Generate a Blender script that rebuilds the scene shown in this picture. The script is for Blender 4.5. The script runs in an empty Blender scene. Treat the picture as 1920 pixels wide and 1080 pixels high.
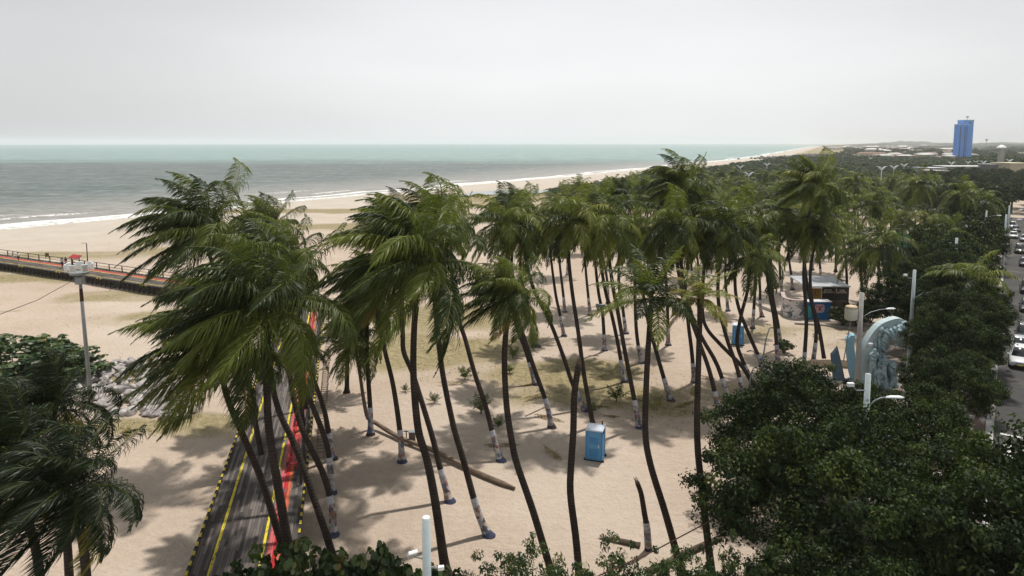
import bpy, math, random
import numpy as np
from mathutils import Vector, Matrix
R = math.radians
rnd = random.Random(7)
scn = bpy.context.scene
COL = scn.collection

# ---------------- camera ----------------
CAMH = 22.0
FPX = 1280.0
PITCH = R(6.0)
PY = 268 + FPX * math.tan(PITCH)          # row of the optical axis: the photograph is the lower part of a wider frame
cd = bpy.data.cameras.new('camera')
cam = bpy.data.objects.new('camera', cd); COL.objects.link(cam)
cam.location = (0, 0, CAMH)
cam.rotation_euler = (math.pi / 2 - PITCH, 0, 0)
cd.sensor_width = 36; cd.lens = 36 * FPX / 1920
cd.shift_y = (PY - 540) / 1920
cd.clip_start = 0.5; cd.clip_end = 40000
scn.camera = cam
scn.view_settings.view_transform = 'Standard'
scn.view_settings.look = 'None'
scn.view_settings.exposure = 0.22
scn.view_settings.gamma = 1
scn.cycles.max_bounces = 5
scn.cycles.transparent_max_bounces = 6
scn.cycles.volume_bounces = 1
scn.render.film_transparent = False

# ---------------- sky and sun ----------------
SUN_DIR = Vector((0.17, 0.34, 1.0)).normalized()
sun_el = math.asin(SUN_DIR.z); sun_az = math.atan2(SUN_DIR.x, SUN_DIR.y)
w = bpy.data.worlds.new('World'); scn.world = w; w.use_nodes = True
nt = w.node_tree; nt.nodes.clear()
def N(nt, t, **k):
    n = nt.nodes.new(t)
    for a, v in k.items(): setattr(n, a, v)
    return n
out = N(nt, 'ShaderNodeOutputWorld'); bg = N(nt, 'ShaderNodeBackground')
sky = N(nt, 'ShaderNodeTexSky', sky_type='NISHITA', sun_disc=False)
sky.sun_elevation = sun_el; sky.sun_rotation = sun_az; sky.dust_density = 4; sky.air_density = 1.2
bg.inputs[1].default_value = 0.1
tc = N(nt, 'ShaderNodeTexCoord'); sep = N(nt, 'ShaderNodeSeparateXYZ')
nt.links.new(tc.outputs['Generated'], sep.inputs[0])
ramp = N(nt, 'ShaderNodeValToRGB')
cr = ramp.color_ramp
cr.elements[0].position = 0.0; cr.elements[0].color = (7.9, 8.05, 8.15, 1)
cr.elements[1].position = 0.10; cr.elements[1].color = (8.2, 8.32, 8.42, 1)
e = cr.elements.new(0.30); e.color = (6.9, 7.1, 7.15, 1)
e = cr.elements.new(1.0); e.color = (4.6, 4.8, 4.9, 1)
nt.links.new(sep.outputs['Z'], ramp.inputs[0])
mp = N(nt, 'ShaderNodeMapping'); mp.inputs['Scale'].default_value = (1.2, 1.2, 5)
nz = N(nt, 'ShaderNodeTexNoise'); nz.inputs['Scale'].default_value = 1.6; nz.inputs['Detail'].default_value = 4
nt.links.new(tc.outputs['Generated'], mp.inputs[0]); nt.links.new(mp.outputs[0], nz.inputs[0])
mr = N(nt, 'ShaderNodeMapRange'); mr.inputs['From Min'].default_value = 0.3; mr.inputs['From Max'].default_value = 0.7
mr.inputs['To Min'].default_value = 0.955; mr.inputs['To Max'].default_value = 1.045
nt.links.new(nz.outputs[0], mr.inputs[0])
# thicker, darker cloud towards the west (over the sea), thin and bright over the coast ahead
mw = N(nt, 'ShaderNodeMapRange', interpolation_type='SMOOTHSTEP'); mw.inputs['From Min'].default_value = -0.75; mw.inputs['From Max'].default_value = 0.05
mw.inputs['To Min'].default_value = 0.70; mw.inputs['To Max'].default_value = 1.0
nt.links.new(sep.outputs['X'], mw.inputs[0])
me = N(nt, 'ShaderNodeMapRange', interpolation_type='SMOOTHSTEP'); me.inputs['From Min'].default_value = 0.2; me.inputs['From Max'].default_value = 0.8
me.inputs['To Min'].default_value = 1.0; me.inputs['To Max'].default_value = 0.80
nt.links.new(sep.outputs['X'], me.inputs[0])
m0 = N(nt, 'ShaderNodeMath', operation='MULTIPLY'); nt.links.new(mw.outputs[0], m0.inputs[0]); nt.links.new(me.outputs[0], m0.inputs[1])
m1 = N(nt, 'ShaderNodeMath', operation='MULTIPLY'); nt.links.new(mr.outputs[0], m1.inputs[0]); nt.links.new(m0.outputs[0], m1.inputs[1])
vm = N(nt, 'ShaderNodeVectorMath', operation='SCALE'); nt.links.new(ramp.outputs[0], vm.inputs[0]); nt.links.new(m1.outputs[0], vm.inputs['Scale'])
mix = N(nt, 'ShaderNodeMix', data_type='RGBA'); mix.inputs[0].default_value = 0.93
nt.links.new(sky.outputs[0], mix.inputs[6]); nt.links.new(vm.outputs[0], mix.inputs[7])
nt.links.new(mix.outputs[2], bg.inputs[0]); nt.links.new(bg.outputs[0], out.inputs[0])
w.cycles.sampling_method = 'MANUAL'; w.cycles.sample_map_resolution = 512

sl = bpy.data.lights.new('sun', 'SUN'); so = bpy.data.objects.new('sun', sl); COL.objects.link(so)
sl.energy = 3.7; sl.angle = R(1.3); sl.color = (1.0, 0.95, 0.88)
so.rotation_euler = SUN_DIR.to_track_quat('Z', 'Y').to_euler()
so.location = (0, 0, 80)

# ---------------- projection helpers: pixel of the 1920 photo to a place in the world ----------------
def ray(x, y):
    u = (x - 960) / FPX; v = (PY - y) / FPX
    F = math.cos(PITCH) + v * math.sin(PITCH); D = math.sin(PITCH) - v * math.cos(PITCH)
    return u / F, D / F
def at(x, y, z=0.0):
    a, b = ray(x, y); Y = (CAMH - z) / b
    return Vector((a * Y, Y, z))
def px(x, y, Y):
    a, b = ray(x, y)
    return Vector((a * Y, Y, CAMH - b * Y))

# ---------------- mesh helpers ----------------
class MB:
    def __init__(s): s.v = []; s.f = []; s.n = 0; s.at = []
    def add(s, V, F, tone=None):
        V = np.asarray(V, float).reshape(-1, 3)
        s.v.append(V)
        for f in F: s.f.append(tuple(int(i) + s.n for i in f))
        s.at.append(np.full(len(V), 0.5 if tone is None else tone))
        s.n += len(V); return s
    def box(s, c, d, rz=0, top=None, tone=None, rx=0):
        x, y, z = [q / 2 for q in d]; t = top or (1, 1)
        V = [(-x, -y, -z), (x, -y, -z), (x, y, -z), (-x, y, -z), (-x * t[0], -y * t[1], z), (x * t[0], -y * t[1], z), (x * t[0], y * t[1], z), (-x * t[0], y * t[1], z)]
        M = Matrix.Translation(c) @ Matrix.Rotation(rz, 4, 'Z') @ Matrix.Rotation(rx, 4, 'X')
        V = [tuple(M @ Vector(q)) for q in V]
        return s.add(V, [(0, 3, 2, 1), (4, 5, 6, 7), (0, 1, 5, 4), (1, 2, 6, 5), (2, 3, 7, 6), (3, 0, 4, 7)], tone)
    def tube(s, P, r, n=8, cap=True, tone=None, flat=1.0):
        P = np.asarray(P, float); k = len(P)
        r = np.full(k, r) if np.isscalar(r) else np.asarray(r, float)
        T = np.gradient(P, axis=0); T /= np.linalg.norm(T, axis=1)[:, None] + 1e-9
        up = np.array([0, 0, 1.0]) if abs(T[0][2]) < .9 else np.array([0, 1.0, 0])
        V = []; A = np.cross(T[0], up); A /= np.linalg.norm(A)
        an = np.arange(n) * 2 * math.pi / n
        for i in range(k):
            A = A - T[i] * A.dot(T[i]); A /= np.linalg.norm(A) + 1e-9
            B = np.cross(T[i], A)
            V.append(P[i] + r[i] * (np.cos(an)[:, None] * A + np.sin(an)[:, None] * B * flat))
        V = np.concatenate(V); F = []
        for i in range(k - 1):
            for j in range(n):
                a = i * n + j; b = i * n + (j + 1) % n
                F.append((a, b, b + n, a + n))
        if cap: F.append(tuple(range(n))[::-1]); F.append(tuple((k - 1) * n + j for j in range(n)))
        return s.add(V, F, tone)
    def poly(s, pts, tone=None): return s.add(pts, [tuple(range(len(pts)))], tone)
    def prism(s, pts, z0, z1, tone=None):
        n = len(pts)
        V = [(p[0], p[1], z0) for p in pts] + [(p[0], p[1], z1) for p in pts]
        F = [tuple(range(n))[::-1], tuple(range(n, 2 * n))] + [(i, (i + 1) % n, n + (i + 1) % n, n + i) for i in range(n)]
        return s.add(V, F, tone)
    def arr(s):
        return np.concatenate(s.v), s.f, np.concatenate(s.at)

def mesh_from(name, V, F, mat, attr=None, smooth=False):
    me = bpy.data.meshes.new(name)
    if isinstance(F, np.ndarray):
        nf = len(F); k = F.shape[1]
        me.vertices.add(len(V)); me.vertices.foreach_set('co', np.asarray(V, np.float32).ravel())
        me.loops.add(nf * k); me.loops.foreach_set('vertex_index', F.astype(np.int32).ravel())
        me.polygons.add(nf); me.polygons.foreach_set('loop_start', np.arange(0, nf * k, k, dtype=np.int32))
        me.polygons.foreach_set('loop_total', np.full(nf, k, dtype=np.int32))
        me.update(calc_edges=True)
    else:
        me.from_pydata([tuple(v) for v in V], [], F)
    if attr:
        for an, av in attr.items():
            a = me.attributes.new(an, 'FLOAT', 'POINT'); a.data.foreach_set('value', np.asarray(av, np.float32))
    if mat: me.materials.append(mat)
    if smooth: me.polygons.foreach_set('use_smooth', [True] * len(me.polygons))
    me.update()
    return me
def link(name, me, parent=None, loc=None, rz=None):
    o = bpy.data.objects.new(name, me); COL.objects.link(o)
    if parent is not None: o.parent = parent
    if loc is not None: o.location = loc
    if rz is not None: o.rotation_euler.z = rz
    return o
def obj(name, mb, mat, parent=None, smooth=False, loc=None, rz=None, bevel=0):
    V, F, t = mb.arr()
    me = mesh_from(name, V, F, mat, {'tone': t}, smooth)
    o = link(name, me, parent, loc, rz)
    if bevel:
        b = o.modifiers.new('bevel', 'BEVEL'); b.width = bevel; b.segments = 2; b.limit_method = 'ANGLE'
    return o
def tag(o, label=None, cat=None, group=None, kind=None):
    if label: o['label'] = label
    if cat: o['category'] = cat
    if group: o['group'] = group
    if kind: o['kind'] = kind
    return o
def empty(name, loc, label, cat, group=None, rz=0, sc=1):
    o = bpy.data.objects.new(name, None); COL.objects.link(o); o.empty_display_size = .3
    o.location = loc; o.rotation_euler = (0, 0, rz)
    o.scale = (sc, sc, sc) if np.isscalar(sc) else sc
    return tag(o, label, cat, group)
def copy_tree(o, parent=None):
    c = o.copy(); COL.objects.link(c); c.parent = parent
    for ch in o.children: copy_tree(ch, c)
    return c
def smoothpath(P, n):
    P = np.asarray(P, float)
    d = np.r_[0, np.cumsum(np.linalg.norm(np.diff(P, axis=0), axis=1))]
    Q = np.vstack([2 * P[0] - P[1], P, 2 * P[-1] - P[-2]])
    outp = []
    for t in np.linspace(0, d[-1], n):
        i = min(max(int(np.searchsorted(d, t, side='right')) - 1, 0), len(P) - 2)
        u = (t - d[i]) / max(d[i + 1] - d[i], 1e-6)
        a, b, c, e = Q[i], Q[i + 1], Q[i + 2], Q[i + 3]
        outp.append(.5 * (2 * b + (c - a) * u + (2 * a - 5 * b + 4 * c - e) * u * u + (3 * b - a - 3 * c + e) * u ** 3))
    return np.array(outp)

# ---------------- materials ----------------
class Mat:
    def __init__(s, name, rough=.7, spec=.3, metal=0):
        s.m = bpy.data.materials.new(name); s.m.use_nodes = True; s.nt = s.m.node_tree
        s.b = s.nt.nodes['Principled BSDF']
        s.b.inputs['Roughness'].default_value = rough; s.b.inputs['Specular IOR Level'].default_value = spec
        s.b.inputs['Metallic'].default_value = metal
    def n(s, t, **k): return N(s.nt, t, **k)
    def l(s, a, b): s.nt.links.new(a, b)
    def coord(s, kind='Object', scale=None):
        t = s.n('ShaderNodeTexCoord')
        if scale is None: return t.outputs[kind]
        m = s.n('ShaderNodeMapping'); m.inputs['Scale'].default_value = scale; s.l(t.outputs[kind], m.inputs[0]); return m.outputs[0]
    def noise(s, scale, detail=4, rough=.55, co=None, dist=0):
        n = s.n('ShaderNodeTexNoise'); n.inputs['Scale'].default_value = scale; n.inputs['Detail'].default_value = detail
        n.inputs['Roughness'].default_value = rough; n.inputs['Distortion'].default_value = dist
        if co is not None: s.l(co, n.inputs['Vector'])
        return n.outputs[0]
    def ramp(s, fac, stops, interp='LINEAR'):
        r = s.n('ShaderNodeValToRGB'); c = r.color_ramp; c.interpolation = interp
        while len(c.elements) < len(stops): c.elements.new(.5)
        for e, (p, col) in zip(c.elements, stops):
            e.position = p; e.color = (*col, 1) if len(col) == 3 else col
        s.l(fac, r.inputs[0]); return r.outputs[0]
    def mix(s, fac, a, b, blend='MIX'):
        m = s.n('ShaderNodeMix', data_type='RGBA', blend_type=blend)
        for i, v in ((0, fac), (6, a), (7, b)):
            if isinstance(v, (int, float)): m.inputs[i].default_value = v
            elif isinstance(v, tuple): m.inputs[i].default_value = (*v, 1)
            else: s.l(v, m.inputs[i])
        return m.outputs[2]
    def math(s, op, a, b=None, c=None):
        m = s.n('ShaderNodeMath', operation=op)
        for i, v in enumerate((a, b, c)):
            if v is None: continue
            if isinstance(v, (int, float)): m.inputs[i].default_value = v
            else: s.l(v, m.inputs[i])
        return m.outputs[0]
    def rng(s, v, a, b, c=0, d=1):
        m = s.n('ShaderNodeMapRange', interpolation_type='SMOOTHSTEP')
        for i, q in enumerate((a, b, c, d)): m.inputs[i + 1].default_value = q
        s.l(v, m.inputs[0]); return m.outputs[0]
    def attr(s, name): a = s.n('ShaderNodeAttribute'); a.attribute_name = name; return a.outputs['Fac']
    def base(s, c):
        if isinstance(c, tuple): s.b.inputs['Base Color'].default_value = (*c, 1)
        else: s.l(c, s.b.inputs['Base Color'])
        return s
    def bump(s, h, strength=.3, dist=.05):
        b = s.n('ShaderNodeBump'); b.inputs['Strength'].default_value = strength; b.inputs['Distance'].default_value = dist
        s.l(h, b.inputs['Height']); s.l(b.outputs[0], s.b.inputs['Normal']); return s
def simple(name, c, rough=.6, spec=.3, metal=0, var=.18, scale=2.0, bump=0):
    m = Mat(name, rough, spec, metal)
    co = m.coord()
    n = m.noise(scale, 5, .6, co)
    n2 = m.noise(scale * 9, 3, .6, co)
    d = tuple(q * (1 - var) for q in c); l = tuple(min(1, q * (1 + var * .7)) for q in c)
    k = m.mix(.35, n, n2)
    m.base(m.ramp(k, [(.32, d), (.68, l)]))
    if bump: m.bump(n2, bump, .02)
    return m.m
def leafmat(name, stops, rough=.45, spec=.3, trans=.25):
    m = Mat(name, rough, spec)
    t = m.attr('tone')
    oi = m.n('ShaderNodeObjectInfo')
    v = m.math('ADD', t, m.math('MULTIPLY', m.math('SUBTRACT', oi.outputs['Random'], .5), .10))
    c = m.ramp(v, stops)
    m.base(c)
    tr = m.n('ShaderNodeBsdfTranslucent'); cc = m.mix(1.0, c, (1.5, 1.7, .7), 'MULTIPLY'); m.l(cc, tr.inputs[0])
    mx = m.n('ShaderNodeMixShader'); mx.inputs[0].default_value = trans
    m.l(m.b.outputs[0], mx.inputs[1]); m.l(tr.outputs[0], mx.inputs[2])
    m.l(mx.outputs[0], m.nt.nodes['Material Output'].inputs[0])
    return m.m
M = {}
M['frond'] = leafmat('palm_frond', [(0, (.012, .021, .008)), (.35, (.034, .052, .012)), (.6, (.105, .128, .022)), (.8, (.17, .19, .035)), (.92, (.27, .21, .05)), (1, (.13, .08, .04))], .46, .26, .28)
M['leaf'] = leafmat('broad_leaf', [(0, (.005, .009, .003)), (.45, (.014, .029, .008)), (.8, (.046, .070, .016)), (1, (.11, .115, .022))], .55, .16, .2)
M['shrub'] = leafmat('shrub_leaf', [(0, (.010, .022, .009)), (.5, (.035, .065, .02)), (.85, (.10, .14, .04)), (1, (.20, .12, .03))], .38, .4, .25)
M['mangrove'] = leafmat('mangrove_leaf', [(0, (.014, .028, .014)), (.6, (.035, .06, .024)), (1, (.08, .10, .035))], .6, .2, .2)
M['weed'] = leafmat('beach_weed', [(0, (.10, .10, .04)), (.6, (.17, .15, .06)), (1, (.24, .19, .09))], .7, .1, .2)
def trunkmat(name, a, b):
    m = Mat(name, .9, .15); co = m.coord()
    wv = m.n('ShaderNodeTexWave', wave_type='BANDS', bands_direction='Z'); wv.inputs['Scale'].default_value = 1.9
    wv.inputs['Distortion'].default_value = 1.6; wv.inputs['Detail'].default_value = 2; wv.inputs['Detail Scale'].default_value = 2; m.l(co, wv.inputs[0])
    n = m.noise(1.3, 5, .6, co)
    m.base(m.ramp(m.mix(.2, n, wv.outputs[1]), [(.25, a), (.75, b)])); m.bump(wv.outputs[1], .35, .04)
    return m.m
M['trunk'] = trunkmat('palm_trunk', (.022, .017, .015), (.062, .048, .039))
M['bark'] = trunkmat('bark', (.05, .04, .03), (.14, .11, .085))
M['log'] = trunkmat('weathered_log', (.09, .065, .05), (.24, .18, .13))
def paintmat():
    m = Mat('painted_trunk', .8, .2); co = m.coord('Object')
    oi = m.n('ShaderNodeObjectInfo')
    s = m.n('ShaderNodeSeparateXYZ'); m.l(co, s.inputs[0])
    ad = m.n('ShaderNodeVectorMath', operation='ADD'); cb = m.n('ShaderNodeCombineXYZ')
    for i in range(3): m.l(m.math('MULTIPLY', oi.outputs['Random'], 37.0 + i * 11), cb.inputs[i])
    m.l(co, ad.inputs[0]); m.l(cb.outputs[0], ad.inputs[1])
    vo = m.n('ShaderNodeTexVoronoi'); vo.inputs['Scale'].default_value = 4.5; m.l(ad.outputs[0], vo.inputs['Vector'])
    hs = m.n('ShaderNodeSeparateColor'); m.l(vo.outputs['Color'], hs.inputs[0])
    art = m.ramp(hs.outputs[0], [(0, (.30, .30, .33)), (.22, (.22, .16, .12)), (.38, (.10, .10, .12)), (.52, (.42, .36, .30)), (.68, (.10, .15, .25)), (.8, (.42, .40, .40)), (.92, (.30, .13, .10))], 'CONSTANT')
    t = m.attr('tone')  # 0 ground .. 1 top of the painted band
    tt = m.math('ADD', t, m.math('MULTIPLY', m.math('SUBTRACT', m.noise(6, 3, .5, ad.outputs[0]), .5), .08))
    c = m.mix(m.rng(tt, .80, .83), art, (.44, .45, .50))
    dk = m.mix(m.math('GREATER_THAN', oi.outputs['Random'], .5), (.045, .035, .045), (.04, .05, .10))
    c = m.mix(m.rng(tt, .17, .14), c, dk)
    w = m.noise(9, 5, .65, co)
    c = m.mix(m.rng(w, .56, .66), c, (.09, .07, .055))
    m.base(c); m.bump(w, .4, .03); return m.m
M['paint'] = paintmat()
# ---------------- terrain: one sheet of sand and land, one of sea ----------------
SHORE = [(-160, -250), (-60, -240), (20, -228), (100, -190)] + [(at(a, b).y, at(a, b).x) for a, b in ((0, 420), (200, 405), (400, 388), (600, 368), (800, 350), (1000, 333), (1200, 315), (1300, 305), (1400, 295), (1460, 285), (1500, 278), (1520, 275))] + [ (7000, 3300), (11000, 6000), (16000, 9500)]
SHORE = sorted(SHORE)
sY = np.array([a for a, b in SHORE], float); sX = np.array([b for a, b in SHORE], float)
def shoreX(Y): return np.interp(Y, sY, sX) + 1.6 * np.sin(np.asarray(Y) / 23.0) + 1.2 * np.sin(np.asarray(Y) / 9.0 + 1) + np.minimum(4, np.abs(Y) / 300) * np.sin(np.asarray(Y) / 61.0)
Ys = np.concatenate([np.linspace(-150, 14, 30), np.arange(15, 130, .8), np.arange(130, 300, 1.6), np.geomspace(300, 15000, 130)])
ds = np.concatenate([-np.geomspace(3, 60, 8)[::-1], np.arange(0, 120, 3.0), np.arange(120, 340, .9), np.arange(341, 480, 2.5), np.geomspace(485, 12000, 60)])
# noise lattice
def vnoise(X, Y, s, seed):
    g = np.random.RandomState(seed).rand(256, 256)
    x = X / s; y = Y / s; i = np.floor(x).astype(int); j = np.floor(y).astype(int); u = x - i; v = y - j
    u = u * u * (3 - 2 * u); v = v * v * (3 - 2 * v)
    a = g[i % 256, j % 256]; b = g[(i + 1) % 256, j % 256]; c = g[i % 256, (j + 1) % 256]; d = g[(i + 1) % 256, (j + 1) % 256]
    return (a * (1 - u) + b * u) * (1 - v) + (c * (1 - u) + d * u) * v
# patches of dry grass: (photo x, y, half width m, half depth m, amount)
PATCH = [(140, 478, 22, 7, .6), (330, 470, 14, 7, .7), (560, 396, 34, 8, 1), (590, 425, 26, 10, .8), (680, 440, 14, 8, .5), (80, 520, 12, 5, .75), (40, 505, 14, 4, .7), (240, 555, 10, 5, .65), (330, 590, 7, 5, .6), (230, 600, 10, 5, .35),
         (250, 700, 7, 5, .7), (260, 800, 6, 1.8, .9), (400, 790, 4, 2.4, .8), (330, 810, 6, 1.6, .6), (840, 600, 10, 8, .9), (780, 650, 7, 7, .95), (880, 650, 10, 6, .7), (960, 640, 7, 4, .5), (1060, 700, 9, 5, .9), (1150, 745, 10, 4, .85),
         (1100, 690, 8, 4, .8), (1260, 770, 4, 3, .8), (1220, 760, 6, 3, .6), (1330, 740, 6, 4, .5), (1020, 735, 6, 4, .5), (870, 372, 46, 22, 1), (1000, 368, 40, 18, 1), (930, 385, 34, 12, .8), (1050, 372, 40, 20, .9), (800, 400, 18, 9, .5), (850, 700, 8, 4, .35),
         (1500, 620, 8, 4, .5), (1600, 650, 9, 5, .5), (720, 580, 8, 8, .4)]
def ground_attr(X, Y, sd):
    n1 = vnoise(X, Y, 7, 1); n2 = vnoise(X, Y, 2.6, 2); n3 = vnoise(X, Y, 19, 3); n4 = vnoise(X, Y, 1.1, 9)
    g = np.zeros_like(X)
    for (a, b, hx, hy, k) in PATCH:
        c = at(a, b); r = np.sqrt(((X - c.x) / hx) ** 2 + ((Y - c.y) / hy) ** 2) + (n1 - .5) * .8 + (n2 - .5) * .45
        g = np.maximum(g, k * np.clip((1.25 - r) / .7, 0, 1))
    g *= np.clip(.55 + n2 * .8, 0, 1)
    far = np.clip((Y - 330) / 120, 0, 1) * np.clip((sd - 45) / 30, 0, 1)
    g = np.maximum(g, far * (.45 + .6 * n3))
    lit = np.clip((n2 + n4 - 1.25) * 2.2, 0, 1) * np.clip((Y - 58) / 20, 0, 1) * np.clip((110 - Y) / 10, 0, 1) * np.clip((-18 - X) / 10, 0, 1)
    g = np.maximum(g, lit * .5)
    return g
YY, DD = np.meshgrid(Ys, ds, indexing='ij')
XX = shoreX(YY) + DD
ROADP = at(1862, 830).xy; ROADU = (at(1887, 430).xy - ROADP).normalized(); ROADR = Vector((ROADU.y, -ROADU.x))
def lump(X, Y):
    return (vnoise(X, Y, 14, 4) - .5) * .5 + (vnoise(X, Y, 4.5, 5) - .5) * .22 + (vnoise(X, Y, 1.7, 6) - .5) * .09
land = np.clip(DD / 22, 0, 1)
flat = 1 - np.clip(((XX - ROADP.x) * ROADR.x + (YY - ROADP.y) * ROADR.y + 16) / 5, 0, 1)
H = -1.1 + 1.1 * land ** .8 + np.where(DD < 0, DD * .08, 0) + lump(XX, YY) * .55 * land * (.08 + .92 * flat) * np.clip(2 - YY / 400, .15, 1)
GA = ground_attr(XX, YY, DD)
ny, nx = XX.shape
idx = np.arange(ny * nx).reshape(ny, nx)
Q = np.stack([idx[:-1, :-1], idx[:-1, 1:], idx[1:, 1:], idx[1:, :-1]], -1).reshape(-1, 4)
V = np.stack([XX, YY, H], -1).reshape(-1, 3)
def ground_z(x, y):
    sd = x - float(shoreX(y)); l = min(1, max(0, sd / 22))
    fl = 1 - min(1, max(0, ((x - ROADP.x) * ROADR.x + (y - ROADP.y) * ROADR.y + 16) / 5))
    a = np.array([float(x)]); b = np.array([float(y)])
    return -1.1 + 1.1 * l ** .8 + float(lump(a, b)[0]) * .55 * l * (.08 + .92 * fl) * min(1, max(.15, 2 - y / 400))
m = Mat('sand', .93, .12)
co = m.coord()
g = m.attr('grass'); sd = m.attr('shore')
n1 = m.noise(.12, 5, .6, co); n2 = m.noise(1.7, 6, .65, co); n3 = m.noise(9, 3, .6, co); n4 = m.noise(.035, 3, .5, co)
sand = m.ramp(m.mix(.4, n1, n2), [(.30, (.365, .285, .222)), (.5, (.425, .343, .275)), (.70, (.50, .416, .345))])
sand = m.mix(m.rng(n3, .60, .72), sand, (.30, .23, .17))
sand = m.mix(m.math('MULTIPLY', m.rng(n4, .45, .62), .35), sand, (.52, .46, .39))
pale = m.rng(sd, 130, 30); sand = m.mix(pale, sand, m.ramp(n1, [(.3, (.42, .365, .305)), (.7, (.48, .43, .37))]))
wet = m.rng(m.math('ADD', sd, m.math('MULTIPLY', n1, 8)), 16, 6)
sand = m.mix(wet, sand, (.20, .17, .145))
grass = m.ramp(n2, [(.3, (.15, .13, .045)), (.5, (.235, .195, .10)), (.7, (.34, .28, .17))])
gm = m.rng(m.math('ADD', g, m.math('MULTIPLY', m.math('SUBTRACT', m.mix(.5, n2, n3), .5), 1.3)), .22, .62)
spk = m.rng(m.noise(22, 2, .6, co), .66, .72); sand = m.mix(m.math('MULTIPLY', spk, .6), sand, (.17, .13, .09))
c = m.mix(m.math('MULTIPLY', gm, .9), sand, grass)
sp = m.n('ShaderNodeSeparateXYZ'); m.l(co, sp.inputs[0]); inl = m.math('MULTIPLY', m.rng(sp.outputs[1], 380, 700), m.rng(sd, 230, 420)); c = m.mix(m.math('MULTIPLY', inl, m.rng(m.noise(.012, 5, .7, co), .62, .48)), c, (.05, .06, .035))
m.base(c)
# trampled sand: footprints and wind ripples
vo = m.n('ShaderNodeTexVoronoi', feature='SMOOTH_F1'); vo.inputs['Scale'].default_value = 2.0; m.l(co, vo.inputs['Vector'])
hh = m.math('ADD', m.math('MULTIPLY', vo.outputs[0], .6), m.math('ADD', m.noise(4.5, 4, .6, co), m.math('MULTIPLY', n2, 1.2)))
m.bump(hh, .75, .16)
me = mesh_from('ground', V, Q, m.m, {'grass': GA.ravel(), 'shore': DD.ravel()}, True)
tag(link('ground', me), kind='structure')

# sea
dsea = np.concatenate([-np.array([10.0, 7, 4, 2]), np.arange(0, 60, 1.5), np.geomspace(62, 12000, 110)])
Ysea = np.concatenate([np.linspace(-150, 90, 12), np.arange(95, 330, 1.3), np.geomspace(332, 16000, 160)])
YS, DS = np.meshgrid(Ysea, dsea, indexing='ij'); XS = shoreX(YS) - DS
wv = np.zeros_like(XS)
br = vnoise(YS, DS, 26, 11); br2 = vnoise(YS, DS, 9, 12)
fo = np.zeros_like(XS)
for (d0, wd, hgt, th, am) in ((6, 3.6, .25, .0, 1), (22, 3, .5, .62, .7), (38, 4, .55, .72, .6), (60, 4, .5, .85, .5)):
    dd = DS - d0 - (br2 - .5) * 5 - np.sin(YS / 37 + d0) * 2
    crest = np.exp(-(dd / wd) ** 2)
    wv += crest * hgt * (.4 + br)
    fo = np.maximum(fo, am * np.exp(-((dd + wd * .25) / (wd * (.55 + .5 * br))) ** 2) * np.clip((br + .35 - th) * 3, 0, 1))
fo *= .85; fo = np.maximum(fo, np.clip((3.5 - DS + (br2 - .5) * 5) / 3.5, 0, 1) * .6)
swell = (vnoise(XS * .8 + YS * .3, DS, 9, 14) - .5) * .5 * np.clip(DS / 30, 0, 1) * np.clip(2 - YS / 500, 0, 1)
ZS = -.62 + wv * .7 * np.clip(DS / 6, 0, 1) + swell
ny, nx = XS.shape; idx = np.arange(ny * nx).reshape(ny, nx)
Q = np.stack([idx[:-1, :-1], idx[1:, :-1], idx[1:, 1:], idx[:-1, 1:]], -1).reshape(-1, 4)
m = Mat('sea_water', .42, .16)
co = m.coord(); sd = m.attr('shore'); foam = m.attr('foam')
s = m.n('ShaderNodeSeparateXYZ'); m.l(co, s.inputs[0])
st = m.coord('Object', (.16, .55, 1)); wn = m.noise(1.0, 7, .62, st, .6); wb = m.noise(.16, 5, .6, m.coord('Object', (.25, 1, 1)), .5)
big = m.noise(.012, 4, .55, m.coord('Object', (.25, 1, 1)))
far1 = m.noise(.055, 6, .72, m.coord('Object', (.3, 1.3, 1)), .4)
far2 = m.noise(.17, 5, .75, m.coord('Object', (.8, .42, 1)), .3)
silt = m.ramp(m.mix(.62, m.mix(.45, wn, wb), m.mix(.6, far1, far2)), [(.38, (.030, .042, .042)), (.47, (.074, .100, .096)), (.54, (.132, .155, .147)), (.62, (.29, .30, .29))])
silt = m.mix(m.rng(sd, 150, 0), silt, m.ramp(wn, [(.3, (.17, .165, .15)), (.7, (.34, .33, .31))]))
turq = m.ramp(m.mix(.5, wb, m.noise(.05, 6, .75, m.coord('Object', (.6, .3, 1)))), [(.38, (.12, .19, .18)), (.5, (.185, .275, .262)), (.62, (.29, .37, .355))])
edge = m.math('ADD', s.outputs[1], m.math('MULTIPLY', m.math('SUBTRACT', big, .5), 420))
tq = m.rng(edge, 660, 1050); c = m.mix(tq, silt, turq)
c = m.mix(m.rng(edge, 4500, 7500), c, (.15, .26, .26))
cap = m.rng(m.noise(.35, 6, .7, m.coord('Object', (.35, 1.2, 1))), .70, .74)
fn = m.noise(.9, 6, .7, co)
fm = m.rng(m.math('ADD', foam, m.math('MULTIPLY', m.math('SUBTRACT', fn, .5), 2.0)), .36, .72)
c = m.mix(m.math('MULTIPLY', cap, .55), c, (.62, .64, .63))
c = m.mix(m.math('MULTIPLY', fm, .92), c, (.78, .78, .76))
m.base(c)
m.l(m.mix(fm, (.45, .45, .45), (.9, .9, .9)), m.b.inputs['Roughness'])
m.bump(m.math('ADD', wn, m.math('MULTIPLY', wb, 2.0)), .8, .6)
me = mesh_from('sea', np.stack([XS, YS, ZS], -1).reshape(-1, 3), Q, m.m, {'shore': DS.ravel(), 'foam': fo.ravel()}, True)
tag(link('sea', me), kind='structure')

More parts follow.
